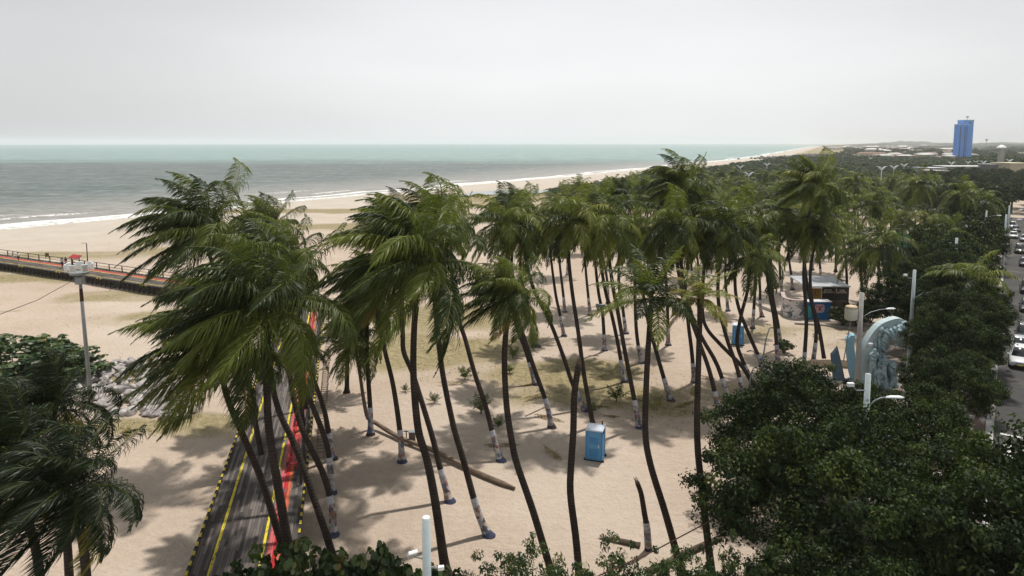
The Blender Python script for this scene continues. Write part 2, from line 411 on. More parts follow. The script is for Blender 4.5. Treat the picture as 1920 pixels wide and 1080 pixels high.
# lagoon behind the beach, far left of the forest
lag = [at(985, 360), at(940, 357), at(880, 362), at(845, 370), at(900, 368), at(960, 364), at(1040, 363), at(1095, 357), at(1090, 353), at(1040, 357)]
mb = MB(); mb.poly([(p.x, p.y, .32) for p in lag][::-1])
m = Mat('lagoon_water', .2, .4); m.base((.20, .21, .20)); m.bump(m.noise(.6, 3, .5, m.coord()), .3, .1)
tag(obj('lagoon_water', mb, m.m), kind='structure')

# far headland curving across the horizon, and low hills behind the town
def ridge(name, pts, mat, kind='structure'):
    # pts: (x, y, depth, height)
    mb = MB(); n = len(pts); V = []
    for k in range(9):
        t = k / 8; hh = math.sin(t * math.pi) ** .8
        for (x, y, d, h) in pts: V.append((x + (t - .5) * d * .3, y + (t - .5) * d, -1 + (h + 1) * hh * (.85 + .3 * rnd.random())))
    F = [(r * n + i, r * n + i + 1, (r + 1) * n + i + 1, (r + 1) * n + i) for r in range(8) for i in range(n - 1)]
    mb.add(V, F); return tag(obj(name, mb, mat, smooth=True), kind=kind)
pts = []
for i in range(60):
    t = i / 59; x = 900 + t * 3600; pts.append((x, 10600 - 2600 * t ** 2 + rnd.uniform(-60, 60), 300 + 900 * t, 3 + 7 * t * rnd.uniform(.7, 1.3)))
ridge('far_headland', pts, simple('far_sand', (.42, .37, .29), .95, .1, var=.25, scale=.01))
m = Mat('scrub_hill', .95, .1); m.base(m.ramp(m.noise(.02, 8, .7, m.coord()), [(.35, (.024, .036, .022)), (.6, (.04, .052, .03)), (.78, (.14, .13, .11))])); scrub = m.m
for (y0, x0, x1, h, dp, ph) in ((4600, 2100, 4400, 40, 900, 0), (3000, 1650, 3400, 25, 600, 2), (6200, 2800, 6500, 62, 1400, 4)):
    pts = []
    for i in range(90):
        t = i / 89; e = min(1, t * 6)
        pts.append((x0 + t * (x1 - x0), y0 + 60 * math.sin(i * .4), dp, e * h * .62 * (.55 + .25 * math.sin(i * .21 + ph) + .13 * math.sin(i * .63 + ph * 2) + .12 * rnd.random())))
    ridge('low_hills', pts, scrub)
# ---------------- palms ----------------
def crown_mesh(name, seed, L=4.8, nf=26, npair=62, wind=1.0, grav=.55, wid=.05, leaf=1.05, comb=1.0, yellow=.12, elo=-.35, ehi=1.25, segs=2, nr=10, jit=.13, hang=.6, t0=.12, t1=.52):
    rs = np.random.RandomState(seed)
    Vs = []; Fs = []; Ts = []; n0 = 0
    W = np.array([-1.0, -.12, .06])
    for k in range(nf):
        az = k * 2.399963 + rs.uniform(-.25, .25)
        el = elo + (ehi - elo) * ((k + .5) / nf) ** .8 + rs.uniform(-.15, .15)
        Lk = L * rs.uniform(.82, 1.12) * (1 - .25 * max(0, (el - .9)))
        d = np.array([math.cos(az) * math.cos(el), math.sin(az) * math.cos(el), math.sin(el)])
        P = [np.array([0, 0, 0.0]) + d * .12]
        wk = wind * rs.uniform(.75, 1.25); gk = grav * rs.uniform(.7, 1.4)
        D = [d]
        for i in range(nr):
            t = (i + 1) / nr; s = Lk / nr
            d = d + (W * wk * (.25 + 1.1 * t) + np.array([0, 0, -1.0]) * gk * (.3 + 1.3 * t)) * s * .42
            d = d / np.linalg.norm(d); P.append(P[-1] + d * s); D.append(d)
        P = np.array(P); D = np.array(D)
        tone = rs.uniform(t0, t1)
        q = rs.rand()
        if q < yellow: tone = rs.uniform(.58, .78)
        elif el < -.3 and q < .28: tone = rs.uniform(.8, .98)
        # rachis, three sided
        r = np.linspace(.048, .010, nr + 1)
        A = np.cross(D, [0, 0, 1.0]); A /= np.linalg.norm(A, axis=1)[:, None] + 1e-6; B = np.cross(A, D)
        ring = np.stack([P + A * r[:, None], P - A * r[:, None], P + B * r[:, None] * .9], 1)
        V = ring.reshape(-1, 3); F = []
        for i in range(nr):
            for j in range(3):
                a = i * 3 + j; b = i * 3 + (j + 1) % 3; F.append((a, b, b + 3, a + 3))
        Vs.append(V); Fs.append(np.array(F) + n0); Ts.append(np.full(len(V), min(1, tone * .4 + .56 if tone < .8 else .9))); n0 += len(V)
        # leaflets
        t = np.linspace(.10, .995, npair) + rs.uniform(-.004, .004, npair)
        x = t * nr; i0 = np.minimum(x.astype(int), nr - 1); fr = (x - i0)[:, None]
        Pb = P[i0] * (1 - fr) + P[i0 + 1] * fr; Db = D[i0] * (1 - fr) + D[i0 + 1] * fr
        Db /= np.linalg.norm(Db, axis=1)[:, None]
        S = np.cross(Db, [0, 0, 1.0]); S /= np.linalg.norm(S, axis=1)[:, None] + 1e-6
        Nn = np.cross(S, Db)
        prof = leaf * (np.sin(np.clip(t * 1.02 + .10, 0, 1) * math.pi) ** .55 * .85 + .22) * (1 - .45 * t ** 4)
        for sg in (-1, 1):
            ln = prof * rs.uniform(.75, 1.15, npair)
            dd = sg * S * .9 + Db * (.55 + .35 * t[:, None]) + Nn * .25 + rs.normal(0, jit, (npair, 3))
            dd /= np.linalg.norm(dd, axis=1)[:, None]
            pts = [Pb]
            for q in range(segs):
                f = (q + 1) / segs
                dd = dd + (W * wk * .75 * comb + np.array([0, 0, -hang])) * f * (1.0 if segs > 1 else .8) + rs.normal(0, .07, (npair, 3))
                dd /= np.linalg.norm(dd, axis=1)[:, None]
                pts.append(pts[-1] + dd * (ln / segs)[:, None])
            wv = np.cross(dd, Nn + rs.normal(0, .45, (npair, 3))); wv /= np.linalg.norm(wv, axis=1)[:, None] + 1e-6
            ws = [wid * .55, wid, .006] if segs == 2 else ([wid * .8, .008] if segs == 1 else [wid * .5, wid, wid * .8, .004])
            V = []
            for q in range(segs + 1):
                hw = ws[q] * rs.uniform(.8, 1.2, npair)[:, None] * .5
                V += [pts[q] - wv * hw, pts[q] + wv * hw]
            V = np.stack(V, 1)  # npair, 2(segs+1), 3
            base = n0 + np.arange(npair)[:, None] * (2 * segs + 2)
            F = np.concatenate([base + np.array([[2 * q, 2 * q + 1, 2 * q + 3, 2 * q + 2]]) for q in range(segs)], 0)
            Vs.append(V.reshape(-1, 3)); Fs.append(F)
            tn = np.clip(tone + rs.normal(0, .05, npair), 0, 1)
            Ts.append(np.repeat(tn, 2 * segs + 2)); n0 += npair * (2 * segs + 2)
    return mesh_from(name, np.concatenate(Vs), np.concatenate(Fs), M['frond'], {'tone': np.concatenate(Ts)})
C_near = [crown_mesh('crown_near', 10 + i, 4.8, 32, 125, .85, .80, .044, 1.35, .80, .16, hang=.95, elo=-.6, ehi=1.35, segs=3, nr=12, jit=.06, t0=.15, t1=.66) for i in range(5)]
C_mid = [crown_mesh('crown_mid', 30 + i, 4.6, 27, 72, .50, 1.05, .058, 1.15, .62, .34, hang=.9, elo=-.9, jit=.09, t0=.18, t1=.68) for i in range(6)]
C_far = [crown_mesh('crown_far', 50 + i, 4.5, 28, 36, .5, 1.05, .105, 1.1, .7, .24, elo=-.9, t0=.22, t1=.62, segs=2, nr=7) for i in range(5)]
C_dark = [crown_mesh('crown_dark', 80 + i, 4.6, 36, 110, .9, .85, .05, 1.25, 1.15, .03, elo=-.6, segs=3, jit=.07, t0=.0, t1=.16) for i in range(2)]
C_yellow = crown_mesh('crown_yellow', 97, 4.2, 22, 80, .7, .7, .05, .8, .8, 0, elo=-.5, t0=.70, t1=.93)
C_calm = [crown_mesh('crown_calm', 70 + i, 3.5, 22, 74, .30, .75, .05, .8, .45, .22) for i in range(3)]
C_sap = [crown_mesh('sapling_fronds', 90 + i, 1.3, 8, 22, .15, .35, .045, .42, .3, .3, .5, 1.3, nr=6) for i in range(3)]
def coconut_mesh(seed):
    mb = MB(); c = (0, 0, 0)
    if True:
        P = [(c[0], c[1], c[2] + .15 - q * .06) for q in range(6)]
        mb.tube(P, [.03, .09, .115, .12, .09, .03], 7)
    V, F, t = mb.arr(); return mesh_from('coconuts', V, F, cocomat, None, True)
cocomat = simple('coconut_husk', (.14, .16, .045), .5, .4, var=.4, scale=1.5)
COCO = [coconut_mesh(0)]

PALMS = 'coconut palms standing on the sand'
def palm(pts, crown, label, sc=1.0, dY=0.0, r0=.185, r1=.125, painted=True, baseY=None, group=PALMS, rz=None, coco=False, seed=None, world=None, squash=1):
    rs = random.Random(seed if seed is not None else hash(str(pts)) % 9999) if seed is not None else random.Random(int(sum(p[0] * 13 + p[1] * 7 for p in (pts or [(1, 2)]))))
    if world is None:
        b = at(*pts[0]) if baseY is None else None
        Y0 = b.y if b else baseY
        n = len(pts); L = [0]
        for i in range(1, n): L.append(L[-1] + math.hypot(pts[i][0] - pts[i - 1][0], pts[i][1] - pts[i - 1][1]))
        P = [px(p[0], p[1], Y0 + dY * L[i] / L[-1]) for i, p in enumerate(pts)]
    else: P = [Vector(p) for p in world]
    base = P[0].copy()
    gz = ground_z(base.x, base.y)
    root = empty('palm_tree', (base.x, base.y, gz), label, 'palm tree', group)
    if baseY is not None:
        P = [p for p in P if p.z > 1.0]; d0 = P[1] - P[0]; k0 = -P[0].z / max(d0.z, .5)
        base = Vector((P[0].x + d0.x * k0 * .7, P[0].y, 0)); P = [base.copy()] + P
        gz = ground_z(base.x, base.y); root.location = (base.x, base.y, gz)
    P = [(p.x - base.x, p.y - base.y, p.z - gz) for p in P]; P[0] = (0, 0, -.15)
    S = smoothpath(P, max(10, len(P) * 5))
    ln = np.r_[0, np.cumsum(np.linalg.norm(np.diff(S, axis=0), axis=1))]
    rad = np.interp(ln, [0, .12, .35, .8, 2.2, ln[-1]], [r0 * 2.3, r0 * 1.9, r0 * 1.35, r0 * 1.1, r0, r1])
    mb = MB(); mb.tube(S, rad, 9)
    obj('trunk', mb, M['trunk'], root, True)
    if painted:
        h = 2.3 * rs.uniform(.85, 1.1); zz = np.linspace(.02, 1, 9)
        SP = np.stack([np.interp(zz * h, ln, S[:, k]) for k in range(3)], 1)
        mb = MB()
        mb.tube(SP, np.interp(zz * h, ln, rad) + .012, 9, cap=False)
        V, F, _ = mb.arr(); t = np.repeat(zz, 9)
        link('painted_band', mesh_from('painted_band', V, F, M['paint'], {'tone': t}, True), root)
    c = link('crown', crown, root, tuple(S[-1]), rz if rz is not None else rs.uniform(-.35, .35))
    c.scale = (sc, sc, sc * squash); c.rotation_euler.x = rs.uniform(-.12, .12); c.rotation_euler.y = rs.uniform(-.16, .05)
    if coco:
        for i in range(9):
            a = rs.uniform(0, 6.28); r = rs.uniform(.16, .36); link('coconut', COCO[0], c, (r * math.cos(a), r * math.sin(a), rs.uniform(-.42, -.1)))
    return root
cn, cm, cf, cc = C_near, C_mid, C_far, C_calm
# leading palms: trunk traced base to crown
palm([(560, 1112), (545, 1075), (520, 994), (491, 901), (455, 815), (426, 745), (408, 668)], cn[0], 'palm over the left boardwalk edge whose trunk leans hardest left and crosses both yellow stripes', 1.0, -1, painted=False, coco=True)
palm([(572, 1125), (548, 1060), (520, 905), (504, 803), (500, 730), (496, 665), (496, 582)], cn[1], 'tall palm with green coconuts whose thick upright trunk crosses the red stripe of the boardwalk', 1.1, -2, painted=False, rz=.12, r0=.24, coco=True)
palm([(624, 1052), (618, 1023), (585, 925), (553, 836), (520, 762), (504, 670), (508, 560), (530, 490)], cn[2], 'palm beside the boardwalk with a plain brown foot hidden by the leafy shrub', .7, 3, painted=False)
palm([(625, 1003), (622, 950), (606, 889), (569, 811), (550, 745), (538, 660), (522, 560), (498, 470)], cn[3], 'palm whose painted foot wears a blue base and yellow letter nearest the shrub', .58, 4, rz=.2)
palm([(622, 925), (614, 840), (581, 750), (562, 700), (548, 640), (548, 560)], cc[0], 'middle palm of the three painted feet in line right of the boardwalk', .8, 2)
palm([(624, 860), (610, 778), (595, 730), (581, 693), (576, 655)], cc[1], 'short palm with the brown drooping crown in front of the red stripes', .62, 0, seed=3)
palm([(480, 800), (450, 640), (415, 550), (382, 440)], cn[4], 'tall windswept palm standing behind, its crown against the grey sea at left', 1.25, 2, painted=False, baseY=44)
palm([(570, 720), (560, 600), (548, 500), (505, 425)], cn[2], 'palm with its crown showing between the two big left crowns against the beach', .8, 2, painted=False, baseY=52, rz=-.3)
palm([(560, 700), (552, 620), (540, 510)], cc[2], 'brownish palm crown just above the start of the red stripes', .95, 0, painted=False, baseY=48)
palm([(838, 1082), (832, 1048), (815, 935), (800, 860), (785, 810), (777, 735), (775, 672), (778, 590), (785, 500)], cn[3], 'broad windswept palm in the centre with the darkest upright trunk left of the pale pole', 1.14, -1, painted=False, r0=.23, coco=True)
palm([(917, 1007), (895, 957), (870, 867), (855, 817), (847, 785), (830, 700), (820, 617), (812, 530), (800, 450)], cn[0], 'palm leaning left whose painted foot ends nearest the camera on the open sand', .9, 2, rz=.25)
palm([(844, 942), (825, 877), (810, 817), (785, 735), (772, 695), (757, 660), (755, 622), (752, 520), (740, 430)], cn[1], 'palm with the white and blue painted foot crossing in front of the long lying trunk', .72, 3, rz=-.25)
palm([(754, 866), (750, 810), (737, 722), (722, 660), (710, 600), (700, 540)], cn[2], 'palm with small dark root flare standing just behind the lying trunk', .82, 1, rz=.1)
palm([(695, 815), (694, 765), (689, 685), (688, 620), (690, 570)], cm[0], 'upright palm with pale painted foot where the lying trunk turns up', .85, 1)
palm([(650, 735), (651, 700), (652, 650), (656, 590)], cm[2], 'palm with spreading roots right of the boardwalk railing', .8, 0, painted=False)
palm([(940, 865), (927, 825), (910, 760), (890, 700), (872, 635), (858, 590), (845, 500), (820, 420)], cn[4], 'slim palm leaning left with painted foot right of the lying trunk tip', .78, 4, rz=.3)
palm([(1050, 1108), (1035, 1075), (1000, 960), (970, 872), (960, 828), (950, 760), (946, 672), (950, 610), (956, 560)], cn[2], 'small crowned palm standing forward between the central palms and the blue toilet', .60, -1, painted=False, rz=-.1)
palm([(1035, 803), (1025, 757), (1005, 700), (985, 640), (970, 590), (955, 500), (948, 420)], cm[1], 'palm with blue painted root foot just left of the near toilet', 1.0, 2, coco=True)
palm([(1005, 722), (985, 655), (968, 610), (958, 540), (965, 400)], cn[1], 'tallest shaggy palm behind the centre with its top against the surf', .80, 3, rz=.1)
palm([(1009, 650), (1000, 620), (987, 560), (975, 500), (985, 430)], cm[3], 'slim palm with a bare grey foot on the pale sand behind the centre', .95, 2)
palm([(1098, 770), (1072, 715), (1057, 670), (1032, 605), (1000, 540), (985, 480), (978, 420)], cm[2], 'palm leaning far left across open sand behind the headless trunk', .95, 2)
palm([(1114, 800), (1112, 797), (1095, 702), (1085, 628), (1072, 540), (1066, 470), (1072, 415)], cm[4], 'palm rising directly behind the near blue toilet', .95, 1, painted=False)
palm([(1058, 630), (1050, 590), (1042, 552), (1035, 500), (1030, 450)], cm[5], 'thin distant palm between two leaning trunks near the middle', .8, 1)
palm([(1059, 585), (1057, 560), (1050, 500), (1045, 440)], cf[0], 'far thin palm furthest back in the middle of the sand', .9, 0)
palm([(1107, 590), (1102, 545), (1098, 500), (1096, 430)], cm[0], 'thin palm standing alone on pale sand left of the spindly yellow palm', .85, 0)
palm([(1134, 656), (1130, 590), (1122, 547), (1115, 480), (1110, 405)], cm[1], 'palm with spotted painted foot and a metal box on its trunk', .95, 0)
palm([(1171, 715), (1160, 652), (1147, 590), (1135, 545), (1125, 480), (1118, 400)], cm[2], 'palm with pale painted foot and black roots at the edge of the dry grass', .95, 1)
palm([(1200, 802), (1190, 752), (1172, 660), (1157, 577), (1150, 542), (1140, 470), (1135, 420)], cm[3], 'palm with white and brown foot right of the near toilet', .9, 1)
palm([(1258, 750), (1245, 710), (1225, 640), (1215, 600), (1200, 520), (1185, 440)], cm[4], 'palm with purple flared foot on the dry grass', .9, 2)
palm([(1253, 646), (1252, 600), (1250, 540), (1240, 440)], cm[5], 'upright palm with mottled foot behind the spindly yellow palm', .9, 0)
palm([(1174, 625), (1168, 580), (1160, 520), (1165, 375)], cn[4], 'tall palm with a raised tuft of fronds on the middle skyline', .8, 2)
palm([(1204, 680), (1197, 650), (1192, 600), (1190, 500), (1188, 455)], cm[1], 'palm with curved purple foot half hidden by hanging fronds', .8, 1)
palm([(1282, 1082), (1275, 1060), (1247, 960), (1220, 872), (1210, 810), (1212, 715), (1217, 627), (1222, 560)], cc[0], 'thin crowned yellowing palm with curved bare trunk right of the near toilet', .92, 0, painted=False, rz=.1)
palm([(1340, 1095), (1335, 1077), (1315, 910), (1307, 810), (1310, 665), (1312, 600), (1312, 560)], C_yellow, 'ragged yellow crowned palm whose black trunk skirts the dark trees', .52, 0, painted=False, rz=.6)
palm([(1350, 775), (1332, 702), (1315, 652), (1295, 597), (1280, 555), (1268, 480), (1262, 420)], cm[2], 'leftmost of two parallel palms ending at the dark tree edge', .95, 2)
palm([(1369, 752), (1345, 685), (1317, 635), (1295, 585), (1278, 500), (1275, 350)], cn[0], 'tallest palm in the middle with an upright tuft above the skyline', .85, 4, squash=1.1)
palm([(1302, 715), (1297, 660), (1290, 602), (1285, 540), (1295, 450)], cm[4], 'palm with white streaked trunk standing behind the ragged yellow palm', .85, 0)
palm([(1420, 730), (1400, 700), (1385, 680), (1350, 645), (1325, 615), (1317, 580), (1320, 500), (1325, 430)], cm[5], 'palm whose lower trunk lies almost flat to the right before rising', .9, 0, painted=False)
palm([(1396, 748), (1382, 690), (1362, 632), (1347, 565), (1348, 500), (1355, 425)], cm[0], 'palm with white foot in front of the curved street lamp', .95, 0)
palm([(1416, 720), (1392, 675), (1382, 640), (1390, 590), (1402, 542), (1408, 480)], cm[1], 'crooked palm bending back right in front of the far toilet', .9, 0)
palm([(1439, 699), (1410, 640), (1385, 577), (1378, 520), (1385, 415)], cm[2], 'palm leaning left over the far blue toilet', .95, 0)
palm([(1459, 682), (1452, 602), (1442, 545), (1436, 480), (1440, 415)], cm[3], 'straight palm left of the round bush', .85, 0)
palm([(1465, 650), (1458, 605), (1447, 545), (1445, 480), (1465, 400)], cm[4], 'palm with white foot directly behind the round bush', .85, 0)
palm([(1365, 582), (1363, 560), (1360, 520), (1362, 445)], cm[5], 'distant thin palm left of the far toilet', .8, 0)
palm([(1411, 615), (1413, 585), (1415, 552), (1418, 500), (1420, 440)], cm[0], 'palm with white and purple foot right of the far toilet', .8, 0)
palm([(1429, 594), (1425, 570), (1425, 545), (1422, 480)], cm[1], 'low crowned palm with blue and white foot behind the toilet', .6, 0)
palm([(1506, 700), (1512, 600), (1507, 512), (1515, 420), (1525, 350)], cn[3], 'tall palm right of centre whose tuft stands highest on the skyline', .9, 2, squash=1.1, coco=True)
palm([(1524, 682), (1530, 612), (1512, 525), (1505, 430)], cm[3], 'palm crossing its neighbour in the clump beside the monument', .9, 0)
palm([(1547, 680), (1535, 612), (1522, 562), (1520, 500), (1535, 430)], cm[4], 'rightmost palm of the clump beside the monument slabs', .85, 0, painted=False)
palm([(1486, 542), (1484, 520), (1478, 470), (1480, 410)], cm[5], 'palm standing behind the flat roofed kiosk on the left', .95, 0)
palm([(1467, 552), (1463, 520), (1460, 470), (1450, 410)], cf[1], 'palm standing left of the painted curved wall', .95, 0)
# dark palms at the lower left corner, close to the camera
def ppalm(pts, Y, *a, **k): return palm(pts, *a, baseY=Y, painted=False, **k)
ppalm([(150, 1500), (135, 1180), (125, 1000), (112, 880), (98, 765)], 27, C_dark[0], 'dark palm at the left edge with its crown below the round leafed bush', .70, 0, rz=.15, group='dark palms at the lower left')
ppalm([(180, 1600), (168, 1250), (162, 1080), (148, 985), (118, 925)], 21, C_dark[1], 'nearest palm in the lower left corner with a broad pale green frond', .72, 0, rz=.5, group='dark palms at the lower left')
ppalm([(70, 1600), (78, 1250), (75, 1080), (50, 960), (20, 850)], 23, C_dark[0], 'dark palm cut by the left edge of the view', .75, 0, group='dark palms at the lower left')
# palm lying along the sand and rising again
g0 = at(965, 920); g1 = at(810, 852); g2 = at(697, 805)
P = [(g0.x, g0.y, .12), (at(900, 895).x, at(900, 895).y, .22), (g1.x, g1.y, .30), (at(750, 828).x, at(750, 828).y, .28), (g2.x + .3, g2.y, .5)] + [tuple(px(690, 785, g2.y)), tuple(px(682, 750, g2.y)), tuple(px(673, 690, g2.y)), tuple(px(664, 645, g2.y))]
root = empty('palm_tree', (g0.x, g0.y, ground_z(g0.x, g0.y)), 'palm whose trunk lies along the sand before it turns up to a green crown', 'palm tree', PALMS)
S = smoothpath([(p[0] - g0.x, p[1] - g0.y, p[2]) for p in P], 50)
mb = MB(); mb.tube(S, np.interp(np.arange(50), [0, 2, 30, 49], [.1, .17, .17, .11]), 9); obj('trunk', mb, M['log'], root, True)
c = link('crown', cm[3], root, tuple(S[-1]), .2); c.scale = (.75,) * 3

# the grove behind: filled in place by place
spots = []
taken = [(o.location.x, o.location.y) for o in scn.objects if o.name.startswith('palm_tree')]
def free(x, y, d):
    return all((x - a) ** 2 + (y - b) ** 2 > d * d for a, b in taken)
def side(x, y): return (x - ROADP.x) * ROADR.x + (y - ROADP.y) * ROADR.y
rg = random.Random(21)
tries = 0
KIOSK = at(1520, 580)
while len(spots) < 96 and tries < 9000:
    tries += 1
    y = 80 + 175 * rg.random() ** 1.15; x = rg.uniform(2, 175)
    if side(x, y) > -17 or not free(x, y, 4.6): continue
    xl = 7 + (y - 80) * .07
    if x < xl + 3 * math.sin(y * .15): continue
    if y < 125 and x < 30 and rg.random() < .45: continue
    if y > 190 and x < 30 + (y - 190) * .5: continue
    if math.hypot(x - KIOSK.x, y - KIOSK.y - 2) < 9: continue
    if side(x, y) > -33 and 68 < y < 100 and x > 38 and rg.random() < .3: continue
    spots.append((x, y)); taken.append((x, y))
for i, (x, y) in enumerate(spots):
    h = rg.uniform(8.6, 12.6) * (1.0 if y < 150 else .92); ln = rg.uniform(.6, 3.4)
    u = 960 + FPX * x / (y * math.cos(PITCH))
    if y > 185: lab, gr = 'green palm far back in the dense grove below the forest', 'palms at the back of the grove'
    elif side(x, y) > -40: lab, gr = 'palm crowded among others along the promenade side of the grove', 'palms along the promenade side of the grove'
    elif x < 22: lab, gr = 'slim palm at the thin left fringe of the grove', 'palms on the left fringe of the grove'
    elif y < 130: lab, gr = 'palm in the near rows of the dense grove with drooping fronds', 'palms in the near rows of the grove'
    else: lab, gr = 'palm in the thick middle of the grove', 'palms in the middle of the grove'
    b = (x, y, 0); W = [b, (x - ln * .10, y, h * .3), (x - ln * .45, y + rg.uniform(-.4, .4), h * .65), (x - ln, y + rg.uniform(-.8, .8), h)]
    palm(None, (cm if y < 150 else cf)[rg.randrange(5)], lab, rg.uniform(.85, 1.12), world=W, painted=y < 150, group=gr, seed=500 + i, squash=rg.uniform(.85, 1.1), r0=.19)
# palms crowded on the right side in the photo (crown spots given)
for i, (cx_, cy_, Y) in enumerate([(1640, 375, 96), (1600, 330, 130), (1720, 335, 128), (1690, 395, 100), (1800, 350, 120), (1845, 365, 130), (1575, 400, 92), (1655, 450, 78), (1745, 400, 105), (1815, 520, 66), (1610, 455, 84), (1560, 360, 115), (1780, 430, 100)]):
    c = px(cx_, cy_ + 12, Y); ln = rg.uniform(.4, 2.2)
    W = [(c.x + ln, c.y, 0), (c.x + ln * .85, c.y, c.z * .35), (c.x + ln * .5, c.y, c.z * .7), tuple(c)]
    palm(None, (cm if Y < 110 else cf)[i % 5], ['palm rising behind the transformer pole', 'palm among the street trees with its crown above them', 'thin palm beside the promenade near the teal pavilion'][i % 3], rg.uniform(.9, 1.1), world=W, group=['palms behind the transformer pole', 'palms among the street trees', 'palms near the teal pavilion'][i % 3], seed=900 + i, squash=1.1, painted=False)

# headless trunks and logs
def trunkthing(name, P, r, label, cat, painted=0, mat='trunk', jag=True):
    b = Vector(P[0]); root = empty(name, tuple(b), label, cat)
    S = smoothpath([tuple(Vector(p) - b) for p in P], 22); mb = MB(); mb.tube(S, np.interp(np.arange(22), [0, 2, 21], [r[0] * 1.3, r[0], r[1]]), 9)
    obj('trunk', mb, M[mat], root, True)
    if jag:
        mb = MB(); e = S[-1]
        for k in range(7):
            a = k * .9; q = np.array([math.cos(a), math.sin(a), 0]) * r[1] * .65
            d = (S[-1] - S[-3]); d /= np.linalg.norm(d)
            mb.tube([e + q - d * .1, e + q * 1.0 + d * (.15 + .3 * ((k * 37) % 10) / 10)], [r[1] * .34, .008], 4)
        obj('splintered_top', mb, M['log'], root)
    if painted:
        zz = np.linspace(.02, 1, 9); ln = np.r_[0, np.cumsum(np.linalg.norm(np.diff(S, axis=0), axis=1))]
        SP = np.stack([np.interp(zz * painted, ln, S[:, k]) for k in range(3)], 1); mb = MB(); mb.tube(SP, np.interp(zz, [0, .06, 1], [r[0] * 1.35, r[0] * 1.12, r[0]]) + .012, 9, cap=False)
        V, F, _ = mb.arr(); link('painted_band', mesh_from('painted_band', V, F, M['paint'], {'tone': np.repeat(zz, 9)}, True), root)
    return root
b = at(1088, 1100)
trunkthing('broken_palm_trunk', [tuple(px(x, y, b.y)) for x, y in [(1088, 1100), (1080, 1010), (1070, 930), (1070, 885), (1075, 810), (1077, 740), (1085, 682)]], (.19, .15), 'tall headless palm trunk bowed to the left in front of the near toilet', 'broken palm')
b = at(1216, 1033)
trunkthing('broken_palm_trunk', [tuple(px(x, y, b.y)) for x, y in [(1216, 1034), (1213, 990), (1208, 960), (1202, 925), (1195, 905)]], (.17, .13), 'short snapped palm stump with painted foot standing on the open sand', 'broken palm', painted=1.7)
def lying(name, a, b, r, label, mat='log'):
    A = at(*a); B = at(*b); A.z = B.z = r * .8; m_ = (A + B) / 2; m_.z = r * 1.15
    return trunkthing(name, [tuple(A), tuple(m_), tuple(B)], (r, r * .85), label, 'log', mat=mat)
lying('fallen_log', (1200, 1028), (1133, 1015), .17, 'short dark log lying beside the snapped stump', 'bark')
lying('fallen_log', (1215, 1078), (1350, 1012), .17, 'long log lying behind the yellow crowned palm trunks', 'bark')
lying('fallen_branch', (985, 782), (1022, 765), .06, 'thin dry branch on the sand left of the near toilet')

# seedlings
sapl = [(872, 712, 1), (814, 756, .7), (902, 776, 1.15), (935, 804, .7), (962, 670, 1), (955, 700, .7), (1156, 752, 1.2), (832, 655, .8), (1110, 775, .7), (1000, 655, .8), (760, 735, .5)]
for i, (x, y, s) in enumerate(sapl):
    p = at(x, y); root = empty('palm_seedling', (p.x, p.y, ground_z(p.x, p.y)), ['small palm seedling growing from dry grass', 'small palm seedling alone on bare sand'][0 if i in (0, 4, 6, 7, 9) else 1], 'seedling', ['seedlings in the dry grass', 'seedlings on bare sand'][0 if i in (0, 4, 6, 7, 9) else 1], rz=i * 1.3, sc=s)
    mb = MB(); mb.tube([(0, 0, -.1), (0, 0, .25)], [.06, .05], 6); obj('stem', mb, M['bark'], root)
    c = link('fronds', C_sap[i % 3], root, (0, 0, .15))
